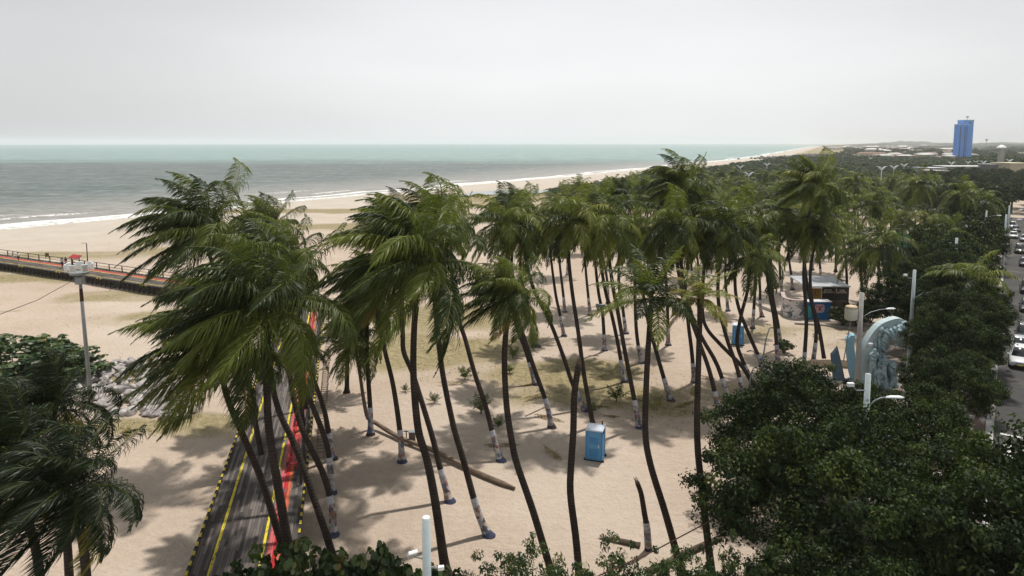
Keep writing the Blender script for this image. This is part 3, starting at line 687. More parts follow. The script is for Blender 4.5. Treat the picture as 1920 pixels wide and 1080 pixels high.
# ---------------- broadleaf trees and shrubs ----------------
def leaf_crown(name, seed, rx, ry, rz, nclump, per, leaf, mat, csize=.9, hexa=False, low=-.35, spike=0, asp=.5):
    rs = np.random.RandomState(seed)
    # clump centres through the outer shell of an uneven dome
    u = rs.uniform(low, 1, nclump); a = rs.uniform(0, 2 * math.pi, nclump)
    r = rs.uniform(.55, 1.0, nclump) ** .6
    lob = 1 + .16 * np.sin(a * 3 + seed) + .12 * np.sin(a * 5 + seed * 2) + .10 * np.sin(u * 7 + a * 2) + rs.normal(0, .035 + spike, nclump)
    s = np.sqrt(np.clip(1 - u * u, 0, 1))
    C = np.stack([rx * s * np.cos(a), ry * s * np.sin(a), rz * u], 1) * (r * lob)[:, None]
    n = nclump * per
    off = rs.normal(0, 1, (n, 3)); off /= np.linalg.norm(off, axis=1)[:, None]
    off *= (rs.uniform(.1, 1, n) ** .5)[:, None] * csize * np.repeat(rs.uniform(.6, 1.3, nclump), per)[:, None]; off[:, 2] *= .62
    P = np.repeat(C, per, 0) + off
    nm = off / (np.linalg.norm(off, axis=1)[:, None] + 1e-6) * .7 + np.array([0, 0, .55]) + rs.normal(0, .45, (n, 3))
    nm /= np.linalg.norm(nm, axis=1)[:, None]
    t = np.cross(nm, rs.normal(0, 1, (n, 3))); t /= np.linalg.norm(t, axis=1)[:, None] + 1e-6; b = np.cross(nm, t)
    L = (leaf * rs.uniform(.65, 1.3, n))[:, None]; Wd = L * asp
    dr = np.array([0, 0, -.18]) * L
    if hexa:
        V = np.stack([P - t * L * .5, P - t * L * .25 - b * Wd * .5, P + t * L * .25 - b * Wd * .5 + dr * .3, P + t * L * .5 + dr, P + t * L * .25 + b * Wd * .5 + dr * .3, P - t * L * .25 + b * Wd * .5], 1)
        k = 6; base = np.arange(n)[:, None] * 6; F = np.concatenate([base + np.array([[0, 1, 2, 5]]), base + np.array([[2, 3, 4, 5]])])
    else:
        V = np.stack([P - t * L * .5, P - b * Wd * .5 + nm * L * .08, P + t * L * .5 + dr, P + b * Wd * .5 + nm * L * .08], 1)
        k = 4; F = np.arange(n)[:, None] * 4 + np.array([[0, 1, 2, 3]])
    tone = np.clip(np.repeat(rs.uniform(.2, .78, nclump), per) + rs.normal(0, .09, n) + (rs.rand(n) > .985) * .35, 0, 1)
    return mesh_from(name, V.reshape(-1, 3), F, mat, {'tone': np.repeat(tone, k)})
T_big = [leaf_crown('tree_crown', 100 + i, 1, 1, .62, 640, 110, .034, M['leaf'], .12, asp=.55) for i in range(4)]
T_far = [leaf_crown('tree_crown_far', 120 + i, 1, 1, .72, 200, 40, .085, M['leaf'], .17, asp=.6) for i in range(3)]
T_man = [leaf_crown('forest_crown', 130 + i, 1, 1, .62, 80, 26, .16, M['mangrove'], .24, low=-.1, asp=.7) for i in range(4)]
S_round = [leaf_crown('shrub_crown', 140 + i, 1, 1, .72, 230, 16, .105, M['shrub'], .14, True, low=-.3, spike=.07, asp=.85) for i in range(3)]
S_fine = [leaf_crown('fine_crown', 150 + i, 1, 1, .8, 190, 44, .062, M['shrub'], .12, False, low=-.4, spike=.12, asp=.42) for i in range(2)]
def limbs(mb, h, r0, reach, n, rs):
    mb.tube([(0, 0, -.2), (.05, 0, h * .3), (rs.uniform(-.2, .2), rs.uniform(-.2, .2), h * .55)], [r0 * 1.4, r0, r0 * .8], 8)
    for k in range(n):
        a = k * 6.28 / n + rs.uniform(-.3, .3); q = rs.uniform(.6, 1)
        mb.tube([(0, 0, h * .45), (math.cos(a) * reach * .35 * q, math.sin(a) * reach * .35 * q, h * .68), (math.cos(a) * reach * .75 * q, math.sin(a) * reach * .75 * q, h * .92)], [r0 * .6, r0 * .35, r0 * .1], 5)
def tree(name, x, y, h, r, me, label, cat='tree', group=None, rz=0, hz=None, squash=1.0, trunkr=.28):
    root = empty(name, (x, y, ground_z(x, y)), label, cat, group)
    rs = random.Random(int(x * 31 + y * 17)); mb = MB(); limbs(mb, h - r * .3, trunkr, r, 6, rs); obj('trunk', mb, M['bark'], root, True)
    rzv = (hz or .62 * r * squash)
    c = link('crown', me, root, (0, 0, h - rzv), rz); c.scale = (r, r, rzv / .62)
    return root
# big almond trees at the lower right
big = [(14.4, 29.0, 9.0, 4.9, 'nearest broad dark tree, bottom right beside the yellow palm trunks'), (22.5, 26.0, 9.0, 6.0, 'large dark tree filling the bottom right corner'), (18.0, 40.0, 7.8, 5.2, 'dark tree in front of the monument, left of the street pole'),
       (22.6, 37.5, 7.7, 4.5, 'dark tree right of the leaning street pole with the lamp arm'), (28.8, 31.0, 7.2, 5.0, 'dark tree overhanging the road above the red vehicle'), (12.0, 23.0, 6.6, 3.8, 'low dark tree cut by the bottom edge, right of the log')]
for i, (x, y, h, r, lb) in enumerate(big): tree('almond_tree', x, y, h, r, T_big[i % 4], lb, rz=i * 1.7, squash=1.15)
# street trees along the promenade
st = [(36.8, 55.0, 8.0, 3.4), (31.9, 47.8, 6.8, 3.1), (44.0, 65.5, 8.6, 3.9), (40.4, 60.5, 8.6, 3.5)]
for _k in range(20):
    _y = 69 + _k * 6.5; st += [(ROADP.x + ROADU.x / ROADU.y * (_y - ROADP.y) - (6.0 if _k % 2 else 8.6), _y, 8.8 + .4 * (_k % 3), 4.4 if _y < 110 else 4.6)]
stl = ['dark street tree immediately right of the wave monument', 'street tree behind the wave monument beside the lamp pole', 'full dark street tree whose branches reach over the brick sidewalk behind the monument']
for i, (x, y, h, r) in enumerate(st):
    tree('street_tree', x, y, h, r, T_big[i % 4] if y < 85 else T_far[i % 3], stl[i] if i < 3 else ('dense street tree along the promenade near the parked cars' if y < 100 else 'street tree further down the promenade beside the queue of cars'), group=None if i < 3 else ('street trees along the promenade' if y < 100 else 'street trees far down the promenade'), rz=i * 2.1, squash=1.25)
# seagrape shrubs
def shrub(x, y, r, h, label, me=None, group=None, rz=0, name='seagrape_shrub', zc=0):
    root = empty(name, (x, y, ground_z(x, y)), label, 'shrub', group)
    rs = random.Random(int(x * 13 + y)); mb = MB()
    for k in range(6):
        a = k * 1.05; mb.tube([(0, 0, -.1), (math.cos(a) * r * .3, math.sin(a) * r * .3, h * .4), (math.cos(a) * r * .6, math.sin(a) * r * .6, h * .75)], [.07, .05, .02], 5)
    obj('stems', mb, M['bark'], root)
    c = link('foliage', me or S_round[rs.randrange(3)], root, (0, 0, h * .48 + zc), rz); c.scale = (r, r, h * .62)
    return root
for i, (x, y, r, h, lb) in enumerate([(-52, 60.5, 4.2, 3.6, 'round leafed shrub cut by the left edge beyond the dark palms'), (-46.5, 61.5, 4.6, 4.2, 'tall round leafed shrub left of the floodlight mast'), (-41.5, 60.0, 3.8, 3.4, 'round leafed shrub at the foot of the floodlight mast beside the boulders'), (-44.5, 56, 4.2, 2.8, 'low round leafed shrub behind the dark corner palms')]):
    shrub(x, y, r, h, lb, rz=i * 1.3)
for i, (x, y, r, h, lb) in enumerate([(-10.8, 25.4, 2.2, 5.3, 'round leafed shrub over the boardwalk end at the bottom edge'), (-8.3, 26.0, 2.3, 5.8, 'round leafed shrub at the feet of the leaning palms, bottom edge'), (-5.6, 26.0, 2.1, 5.7, 'tallest round leafed shrub left of the pale pole, bottom edge'), (-3.5, 25.6, 1.7, 5.0, 'round leafed shrub behind the white floodlight, bottom edge')]):
    shrub(x, y, r, h, lb, rz=i * .9)
for i, (x, y, r, h, lb) in enumerate([(-1.4, 25.6, 1.7, 4.9, 'small leafed shrub right of the pale pole'), (.7, 25.8, 2.2, 5.5, 'fine leafed shrub between the pale pole and the small crowned palm'), (4.0, 25.6, 2.2, 5.7, 'fine leafed shrub under the short dark log'), (6.9, 25.8, 2.2, 5.2, 'fine leafed shrub in front of the long pale log'), (9.0, 26.4, 1.5, 5.4, 'thin sprigs of foliage between the two yellow palm trunks')]):
    shrub(x, y, r, h, lb, S_fine[i % 2], rz=i, name='small_leafed_shrub')
p = at(1470, 660); shrub(p.x, p.y, .9, 1.5, 'small round bush on the sand beside two painted palm feet')
for i, (a, b, r, h) in enumerate([(1580, 612, 1.5, 2.4), (1604, 612, 1.9, 2.8), (1632, 606, 1.8, 3.0)]):
    p = at(a, b); shrub(p.x, p.y, r, h, ['dark bush right of the blue kiosk wall', 'dark bush behind the transformer pole', 'dark bush right of the transformer pole'][i], T_far[i], name='dark_bush')
# far mangrove forest: one mass of crowns, nobody could count them
poly = [at(990, 358), at(1080, 343), at(1150, 334), at(1230, 327), at(1290, 317), at(1350, 309), at(1410, 301), at(1470, 296)]
fx = np.array([q.x for q in poly]); fy = np.array([q.y for q in poly])
def forest_left(y): return np.interp(y, fy, fx)
rs = random.Random(5); FV = []; FF = []; FT = []; nn = 0
src = []
for me in T_man:
    n = len(me.vertices); v = np.zeros(n * 3, np.float32); me.vertices.foreach_get('co', v)
    k = len(me.polygons); lp = np.zeros(k * 4, np.int32); me.loops.foreach_get('vertex_index', lp)
    t = np.zeros(n, np.float32); me.attributes['tone'].data.foreach_get('value', t); src.append((v.reshape(-1, 3), lp.reshape(-1, 4), t))
cnt = 0
while cnt < 950:
    y = 235 + 680 * rs.random() ** 1.5; xl = forest_left(y) + 8 + y * .02
    x = xl + (rs.random() ** 1.1) * (60 + y * .62)
    if side(x, y) > -12: continue
    if y < 420 and x < xl + 10 and rs.random() < .4: continue
    v, f, t = src[cnt % 4]; r = rs.uniform(3.2, 6.5) * (1 + y / 1100); h = rs.uniform(1.6, 3.4) * (.5 if x < xl + 14 else 1) * (1 + y / 1500)
    c, s_ = math.cos(cnt), math.sin(cnt)
    X = v[:, 0] * c - v[:, 1] * s_; Y_ = v[:, 0] * s_ + v[:, 1] * c
    FV.append(np.stack([x + X * r, y + Y_ * r, h * .5 + v[:, 2] * h], 1)); FF.append(f + nn); FT.append(np.clip(t + rs.uniform(-.15, .15), 0, 1)); nn += len(v); cnt += 1
tag(link('mangrove_forest', mesh_from('mangrove_forest', np.concatenate(FV), np.concatenate(FF), M['mangrove'], {'tone': np.concatenate(FT)})), 'dark green forest of low crowns behind the beach and beyond the palms', 'forest', kind='stuff')
# town trees
tt = []
rs = random.Random(9)
while len(tt) < 110:
    y = 380 + 1500 * rs.random() ** 1.2; x = y * rs.uniform(.48, .80)
    if side(x, y) > -8 and side(x, y) < 22: continue
    if y < 1150 and x < forest_left(min(y, 1400)) + 60 + y * .45: continue
    tt.append((x, y))
k = 0
while k < 95:
    y = rs.uniform(190, 420); x = y * rs.uniform(.58, .84)
    if y < 208 and side(x, y) > -7 and side(x, y) < 14: continue
    tt.append((x, y)); k += 1
while k < 165:
    y = 520 + 2200 * rs.random() ** 1.5; x = y * rs.uniform(.69, .79); tt.append((x, y)); k += 1
# right verge beyond the road
tt += [(140 + i * 7 + rs.uniform(-3, 3), 172 + i * 9 + rs.uniform(-5, 5)) for i in range(16)] + [(158 + i * 11, 215 + i * 6) for i in range(12)]
for i, (x, y) in enumerate(tt):
    r = rs.uniform(7, 14) if y > 400 else rs.uniform(4, 5.5); h = rs.uniform(6, 10) if y > 400 else rs.uniform(7, 9)
    tree('town_tree', x, y, h, r, T_man[i % 4] if y > 400 else T_far[i % 3], 'far dark tree among the houses of the town' if y > 400 else 'dark tree beyond the far end of the avenue', group='trees of the distant town' if y > 400 else 'trees beyond the avenue', rz=i)

# dry leaf litter and weeds near the palms
V = []; F = []; T = []; k = 0; rw = np.random.RandomState(3)
for (a, b, hx, hy, amt) in PATCH:
    c = at(a, b)
    if c.y > 150: continue
    for i in range(int(170 * amt)):
        x = c.x + rw.normal(0, hx * .55); y = c.y + rw.normal(0, hy * .55); z = ground_z(x, y); s = rw.uniform(.06, .2)
        if -27 < x < -11 and y < 82: continue
        for q in range(3):
            an = rw.uniform(0, 6.28); dx, dy = math.cos(an) * s, math.sin(an) * s; wx, wy = -math.sin(an) * .025, math.cos(an) * .025
            V += [(x - wx, y - wy, z), (x + wx, y + wy, z), (x + dx, y + dy, z + s * rw.uniform(.3, 1))]; F.append((k, k + 1, k + 2)); k += 3; T += [rw.uniform(0, 1)] * 3
tag(link('dry_grass', mesh_from('dry_grass', np.array(V), np.array(F), M['weed'], {'tone': np.array(T)})), 'tufts of dry grass and litter scattered over the sand', 'grass', kind='stuff')

# ---------------- boulders ----------------
rockm = Mat('pale_rock', .9, .15); co = rockm.coord(); oi = rockm.n('ShaderNodeObjectInfo')
cc_ = rockm.ramp(rockm.noise(2.2, 6, .65, co), [(.3, (.28, .26, .25)), (.5, (.42, .40, .385)), (.7, (.54, .52, .50))])
rockm.base(rockm.mix(1.0, cc_, rockm.ramp(oi.outputs['Random'], [(0, (.72, .70, .70)), (1, (1.08, 1.05, 1.03))]), 'MULTIPLY')); rockm.bump(rockm.noise(7, 5, .6, co), .5, .05)
import bmesh
from mathutils import noise as mn
ROCK = []
for i in range(8):
    bm = bmesh.new(); bmesh.ops.create_icosphere(bm, subdivisions=3, radius=1); pl = [(Vector((rnd.gauss(0, 1), rnd.gauss(0, 1), rnd.gauss(0, 1))).normalized(), rnd.uniform(.55, .85)) for _ in range(9)]
    for v in bm.verts:
        d = v.co.normalized(); r = 1
        for nn_, dd in pl:
            q = d.dot(nn_)
            if q > 0 and r * q > dd: r = dd / q
        v.co = d * (r + .08 * mn.noise(d * 2.5 + Vector((i * 9, 0, 0))))
    me = bpy.data.meshes.new('boulder'); bm.to_mesh(me); bm.free(); me.materials.append(rockm.m); ROCK.append(me)
rb = random.Random(4)
def rocks(n, fn, lab, grp, smin, smax):
    for i in range(n):
        x, y, z, s = fn(); s *= rb.uniform(smin, smax)
        o = link('boulder', ROCK[rb.randrange(8)]); o.location = (x, y, z + s * .25); o.scale = (s * rb.uniform(.8, 1.3), s * rb.uniform(.7, 1.1), s * rb.uniform(.5, .85))
        o.rotation_euler = (rb.uniform(-.5, .5), rb.uniform(-.5, .5), rb.uniform(0, 6.28)); tag(o, lab, 'boulder', grp)
def pile():
    while True:
        t = rb.random(); x = -39.5 + 13.2 * t; y = 63 - 9.4 * t; wd = (4.8 * (1 - t) + 1.6) * math.sqrt(max(0, 1 - (2 * t - 1) ** 6)); q = rb.uniform(-1, 1)
        y += q * wd; x += rb.uniform(-.5, .5)
        return x, y, max(0, (1 - q * q) * .75 * (1 - t * .6)) * rb.random() ** .5 + ground_z(x, y), 1
rocks(250, pile, 'pale boulder in the rock pile between the floodlight mast and boardwalk', 'boulders of the rock pile', .32, .68)
# rock groyne at the shore far off: countless rocks
V = []; F = []; n0 = 0
bv = np.array([v.co[:] for v in ROCK[0].vertices]); bf = [tuple(p.vertices) for p in ROCK[0].polygons]
ico = bmesh.new(); bmesh.ops.create_icosphere(ico, subdivisions=1, radius=1); iv = np.array([v.co[:] for v in ico.verts]); fi = np.array([[v.index for v in f.verts] for f in ico.faces]); ico.free()
a = at(1432, 299); b = at(1545, 290)
for i in range(420):
    t = rb.random(); x = a.x + (b.x - a.x) * t + rb.gauss(0, 7); y = a.y + (b.y - a.y) * t + rb.gauss(0, 20); s = rb.uniform(1.0, 2.6)
    V.append(iv * s * np.array([1, 1, .7]) * (1 + .2 * np.array([rb.random() for _ in range(len(iv))]))[:, None] + np.array([x, y, .6])); F.append(fi + n0); n0 += len(iv)
tag(link('rock_groyne', mesh_from('rock_groyne', np.concatenate(V), np.concatenate(F), simple('dark_rock', (.10, .095, .09), .9, .1))), 'long heap of dark rocks at the far beach', 'rocks', kind='stuff')
# ---------------- boardwalk ----------------
DZ = 1.2
def dk(x, y, z=DZ): return at(x, y, z)
wood = Mat('deck_planks', .85, .2); co = wood.coord('UV')
# UV: u = metres across, v = metres along
s = wood.n('ShaderNodeSeparateXYZ'); wood.l(co, s.inputs[0])
pl = wood.math('FLOOR', wood.math('DIVIDE', s.outputs[0], .16)); cb = wood.n('ShaderNodeCombineXYZ'); wood.l(pl, cb.inputs[1]); wood.l(wood.math('MULTIPLY', wood.math('FLOOR', wood.math('DIVIDE', wood.math('ADD', s.outputs[1], wood.math('MULTIPLY', pl, .73)), 2.4)), 7.3), cb.inputs[0])
wn_ = wood.n('ShaderNodeTexWhiteNoise', noise_dimensions='3D'); wood.l(cb.outputs[0], wn_.inputs[0])
gap = wood.math('LESS_THAN', wood.math('FRACT', wood.math('DIVIDE', s.outputs[0], .16)), .13)
strk = wood.noise(2.2, 6, .7, None); 
mpn = wood.n('ShaderNodeMapping'); mpn.inputs['Scale'].default_value = (6, .5, 1); wood.l(co, mpn.inputs[0]); strk = wood.noise(1.6, 6, .7, mpn.outputs[0]); wear = wood.noise(.9, 6, .7, co)
c = wood.ramp(wood.mix(.45, wn_.outputs[0], strk), [(.25, (.042, .035, .033)), (.5, (.082, .070, .065)), (.75, (.15, .13, .118))])
def band(a, b):
    return wood.math('MULTIPLY', wood.math('GREATER_THAN', s.outputs[0], a), wood.math('LESS_THAN', s.outputs[0], b))
chip = wood.math('LESS_THAN', wood.mix(.5, wear, strk), .55)
def paintb(c, a, b, col): return wood.mix(wood.math('MULTIPLY', wood.math('MULTIPLY', band(a, b), chip), .93), c, col)
c = paintb(c, .88, 1.02, (.62, .50, .03)); c = paintb(c, 3.22, 3.36, (.62, .50, .03))
c = paintb(c, 3.50, 3.78, (.52, .11, .11)); c = paintb(c, 3.78, 4.02, (.43, .018, .024)); c = paintb(c, 4.02, 4.22, (.52, .12, .05))
c = wood.mix(wood.math('MULTIPLY', gap, .6), c, (.02, .018, .017))
wood.base(c); wood.bump(wood.math('SUBTRACT', wn_.outputs[0], gap), .5, .02)
wood2 = simple('dark_timber', (.045, .037, .032), .85, .2, var=.35)
# centreline from the near end to the bend, then out towards the sea
L0 = dk(352, 1080); L1 = dk(485, 709); dl = (L1 - L0).normalized()
A0 = L0 - dl * 16; WD = 4.95
nrm = Vector((dl.y, -dl.x, 0))
J = Vector((-33.0, 92.0, DZ))
farA = at(0, 494, DZ); farB = at(250, 532, DZ); d2 = (farA - farB).normalized(); n2v = Vector((d2.y, -d2.x, 0))
# left edge polyline: straight, rounded bend, straight
tt_ = ((farB.x - L0.x) * d2.y - (farB.y - L0.y) * d2.x) / (dl.x * d2.y - dl.y * d2.x)
X0 = L0 + dl * tt_
left = [A0] + [A0 + (X0 - A0) * k / 30 for k in range(1, 29)]
p0 = X0 - dl * 5; p2 = X0 + d2 * 5
left = [q for q in left if (q - A0).length < (p0 - A0).length]
for k in range(9):
    t = k / 8; left.append(p0 * (1 - t) ** 2 + X0 * 2 * t * (1 - t) + p2 * t * t)
for k in range(1, 50): left.append(p2 + d2 * k * 3)
lf = [left[0]]
for q in left[1:]:
    if (q - lf[-1]).length > .05: lf.append(q)
left = lf
def offs(path, w):
    o = []
    for i, q in enumerate(path):
        t = (path[min(i + 1, len(path) - 1)] - path[max(i - 1, 0)]).normalized(); o.append(q + Vector((t.y, -t.x, 0)) * w)
    return o
right = offs(left, WD)
arc = [0]
for i in range(1, len(left)): arc.append(arc[-1] + (left[i] - left[i - 1]).length)
V = [tuple(q) for q in left] + [tuple(q) for q in right] + [(q.x, q.y, DZ - .16) for q in left] + [(q.x, q.y, DZ - .16) for q in right]; n = len(left)
F = [(i, n + i, n + i + 1, i + 1) for i in range(n - 1)] + [(2 * n + i, i, i + 1, 2 * n + i + 1) for i in range(n - 1)] + [(n + i, 3 * n + i, 3 * n + i + 1, n + i + 1) for i in range(n - 1)] + [(2 * n + i + 1, 3 * n + i + 1, 3 * n + i, 2 * n + i) for i in range(n - 1)]
me = mesh_from('deck', V, F, wood.m); uv = me.uv_layers.new(name='UVMap')
for p_ in me.polygons:
    for li in p_.loop_indices:
        vi = me.loops[li].vertex_index; uv.data[li].uv = ((WD if (vi // n) % 2 else 0), arc[vi % n])
bw = empty('boardwalk', (left[0].x, left[0].y, 0), 'long timber boardwalk with yellow lines and a red stripe, turning left to a pier', 'boardwalk'); 
def bpart(name, mb, mat, **k): o = obj(name, mb, mat, None, **k); o.parent = bw; o.matrix_parent_inverse = Matrix.Translation(-bw.location); return o
dko = link('deck', me); dko.parent = bw; dko.matrix_parent_inverse = Matrix.Translation(-bw.location)
def along(path, d, w=0):
    for i in range(1, len(path)):
        s_ = (path[i] - path[i - 1]).length
        if d <= s_:
            t = (path[i] - path[i - 1]).normalized(); return path[i - 1] + t * d + Vector((t.y, -t.x, 0)) * w, math.atan2(t.y, t.x)
        d -= s_
    return None, 0
tot = arc[-1]
yel = simple('yellow_paint', (.50, .38, .04), .7, .3, var=.2); blk = simple('black_paint', (.022, .020, .020), .7, .3)
# one continuous toothed kerb along each edge, painted yellow and black by turns
for w_ in (-.07, WD + .07):
    ks = []; d = .3
    while d < tot - 1: ks.append(d); d += .42
    V = []; F = []; mi = []
    for k in range(len(ks) - 1):
        hi = .12 if k % 2 else .06; wd = .06 if k % 2 else .085
        for q_ in (ks[k] + .02, ks[k + 1] - .02):
            for (o_, z_) in ((-wd, -.06), (-wd, hi), (wd, hi), (wd, -.06)):
                p_, _ = along(left, q_, w_ + o_); V.append((p_.x, p_.y, DZ + z_))
    nr_ = len(V) // 4
    for i in range(nr_ - 1):
        for j in range(4): F.append((i * 4 + j, i * 4 + (j + 1) % 4, i * 4 + 4 + (j + 1) % 4, i * 4 + 4 + j)); mi.append(1 if (i % 2 or (i // 2) % 2 == 0 or (ks[min(i // 2, len(ks) - 1)] > tot * .42 and (i // 2) % 13 not in (1, 3))) else 0)
    F += [(3, 2, 1, 0), (4 * nr_ - 4, 4 * nr_ - 3, 4 * nr_ - 2, 4 * nr_ - 1)]; mi += [1, 1]
    me = mesh_from('kerb_rail', V, F, yel); me.materials.append(blk); me.polygons.foreach_set('material_index', mi)
    ko = link('kerb_rail', me); ko.parent = bw; ko.matrix_parent_inverse = Matrix.Translation(-bw.location)
# piles and dark skirt
mb = MB(); d = 0; npile = 0
while d < tot:
    for w_ in (.08, WD - .08):
        p_, a_ = along(left, d, w_)
        if w_ < 1 and d > tot * .5 and npile < 98:
            m1_ = MB(); m1_.box((p_.x, p_.y, DZ / 2 - .35), (.16, .16, DZ + .35), a_); bpart('pile', m1_, wood2); npile += 1
        else: mb.box((p_.x, p_.y, DZ / 2 - .35), (.16, .16, DZ + .35), a_)
    d += 1.15
bpart('pile', mb, wood2)['kind'] = 'stuff'
for w_ in (.30, WD - .30):
    mb = MB()
    q = offs(left, w_)
    for i in range(len(q) - 1):
        a_, b_ = q[i], q[i + 1]; m_ = (a_ + b_) / 2; t = b_ - a_
        mb.box((m_.x, m_.y, DZ - .45), (t.length + .02, .06, .5), math.atan2(t.y, t.x))
    bpart('joist', mb, wood2)
# railing with posts on the right hand side
mb = MB(); d = 8
rr = offs(left, WD - .15)
i0 = next(i for i in range(n) if arc[i] > 22)
def railline(z, r, frm): 
    P = [(q.x, q.y, z) for q, s_ in zip(rr, arc) if s_ > frm]; mb.tube(P, r, 6)
railline(DZ + 1.05, .05, 22); railline(DZ + .55, .03, 22)
bpart('handrail', mb, wood2)
d = 24
while d < tot:
    p_, a_ = along(left, d, WD - .15); mp_ = MB(); mp_.box((p_.x, p_.y, DZ + .52), (.12, .12, 1.05), a_); bpart('railing_post', mp_, wood2); d += 3.4
# ladder like trellis leaning along the right side of the boardwalk
mb = MB()
for i in range(0, 60):
    p_, a_ = along(left, 30 + i * .55, WD + .75); 
    if p_ is None or p_.y > 76: break
    mb.box((p_.x, p_.y, .42), (.05, .5, .05), a_)
P1, a1 = along(left, 30, WD + .5); P2, _ = along(left, 30 + 26, WD + .5); P3, _ = along(left, 30, WD + 1.0); P4, _ = along(left, 56, WD + 1.0)
mb.tube([(P1.x, P1.y, .42), (P2.x, P2.y, .42)], .03, 5); mb.tube([(P3.x, P3.y, .42), (P4.x, P4.y, .42)], .03, 5)
for q in range(0, 27, 3):
    for w_ in (.5, 1.0):
        p_, _ = along(left, 30 + q, WD + w_); mb.tube([(p_.x, p_.y, -.2), (p_.x, p_.y, .42)], .03, 5)
tag(obj('side_rack', mb, M['log']), 'low ladder shaped rack running along the right side of the boardwalk', 'rack')
redm = simple('red_paint', (.36, .02, .025), .5, .4, var=.15)
def bench(p_, a_, label):
    r = empty('park_bench', (p_.x, p_.y, DZ), label, 'bench', rz=a_)
    mb = MB(); [mb.box((0, y_, .45), (1.8, .12, .04)) for y_ in (-.2, -.05, .1)]; obj('seat', mb, redm, r)
    mb = MB(); [mb.box((0, .22 + .02 * k, .62 + k * .15), (1.8, .04, .11)) for k in range(3)]; obj('backrest', mb, redm, r)
    for x_ in (-.8, .8):
        mb = MB(); mb.box((x_, -.2, .22), (.06, .06, .44)); mb.box((x_, .2, .45), (.06, .06, .9)); mb.box((x_, 0, .40), (.06, .46, .05)); obj('leg', mb, redm, r)
for (a, b, lb) in ((538, 838, 'nearer red bench on the boardwalk behind the leaning trunks'), (536, 872, 'red bench closest to the camera on the right edge of the boardwalk'), (548, 790, 'furthest red bench beside the red boardwalk stripe')):
    q = dk(a, b); t = (q - L0).dot(dl); q = L0 + dl * t + nrm * (WD - .75); bench(q, math.atan2(dl.y, dl.x), lb)
# red info board on the pier
q = at(135, 500, DZ); r = empty('notice_board', (q.x, q.y + 1.0, DZ), 'red roofed board standing on the pier behind the walking couple', 'board', rz=math.atan2(d2.y, d2.x))
mb = MB(); mb.box((0, 0, 1.55), (2.5, .9, .12), rx=-.5); obj('roof', mb, redm, r)
for x_ in (-1.1, 1.1):
    mb = MB(); mb.box((x_, 0, .75), (.12, .12, 1.5)); obj('post', mb, wood2, r)
mb = MB(); mb.box((0, 0, .55), (2.0, .35, .08)); obj('counter', mb, wood2, r)
q = at(80, 486, DZ); r = empty('litter_bin', (q.x, q.y + 1.2, DZ), 'small olive litter bin beside the pier railing', 'bin'); mb = MB(); mb.tube([(0, 0, .25), (0, 0, .95)], [.26, .30], 10); obj('bin', mb, simple('olive', (.12, .11, .03)), r); mb = MB(); mb.box((-.3, 0, .5), (.05, .05, 1)); mb.box((.3, 0, .5), (.05, .05, 1)); obj('frame', mb, wood2, r)

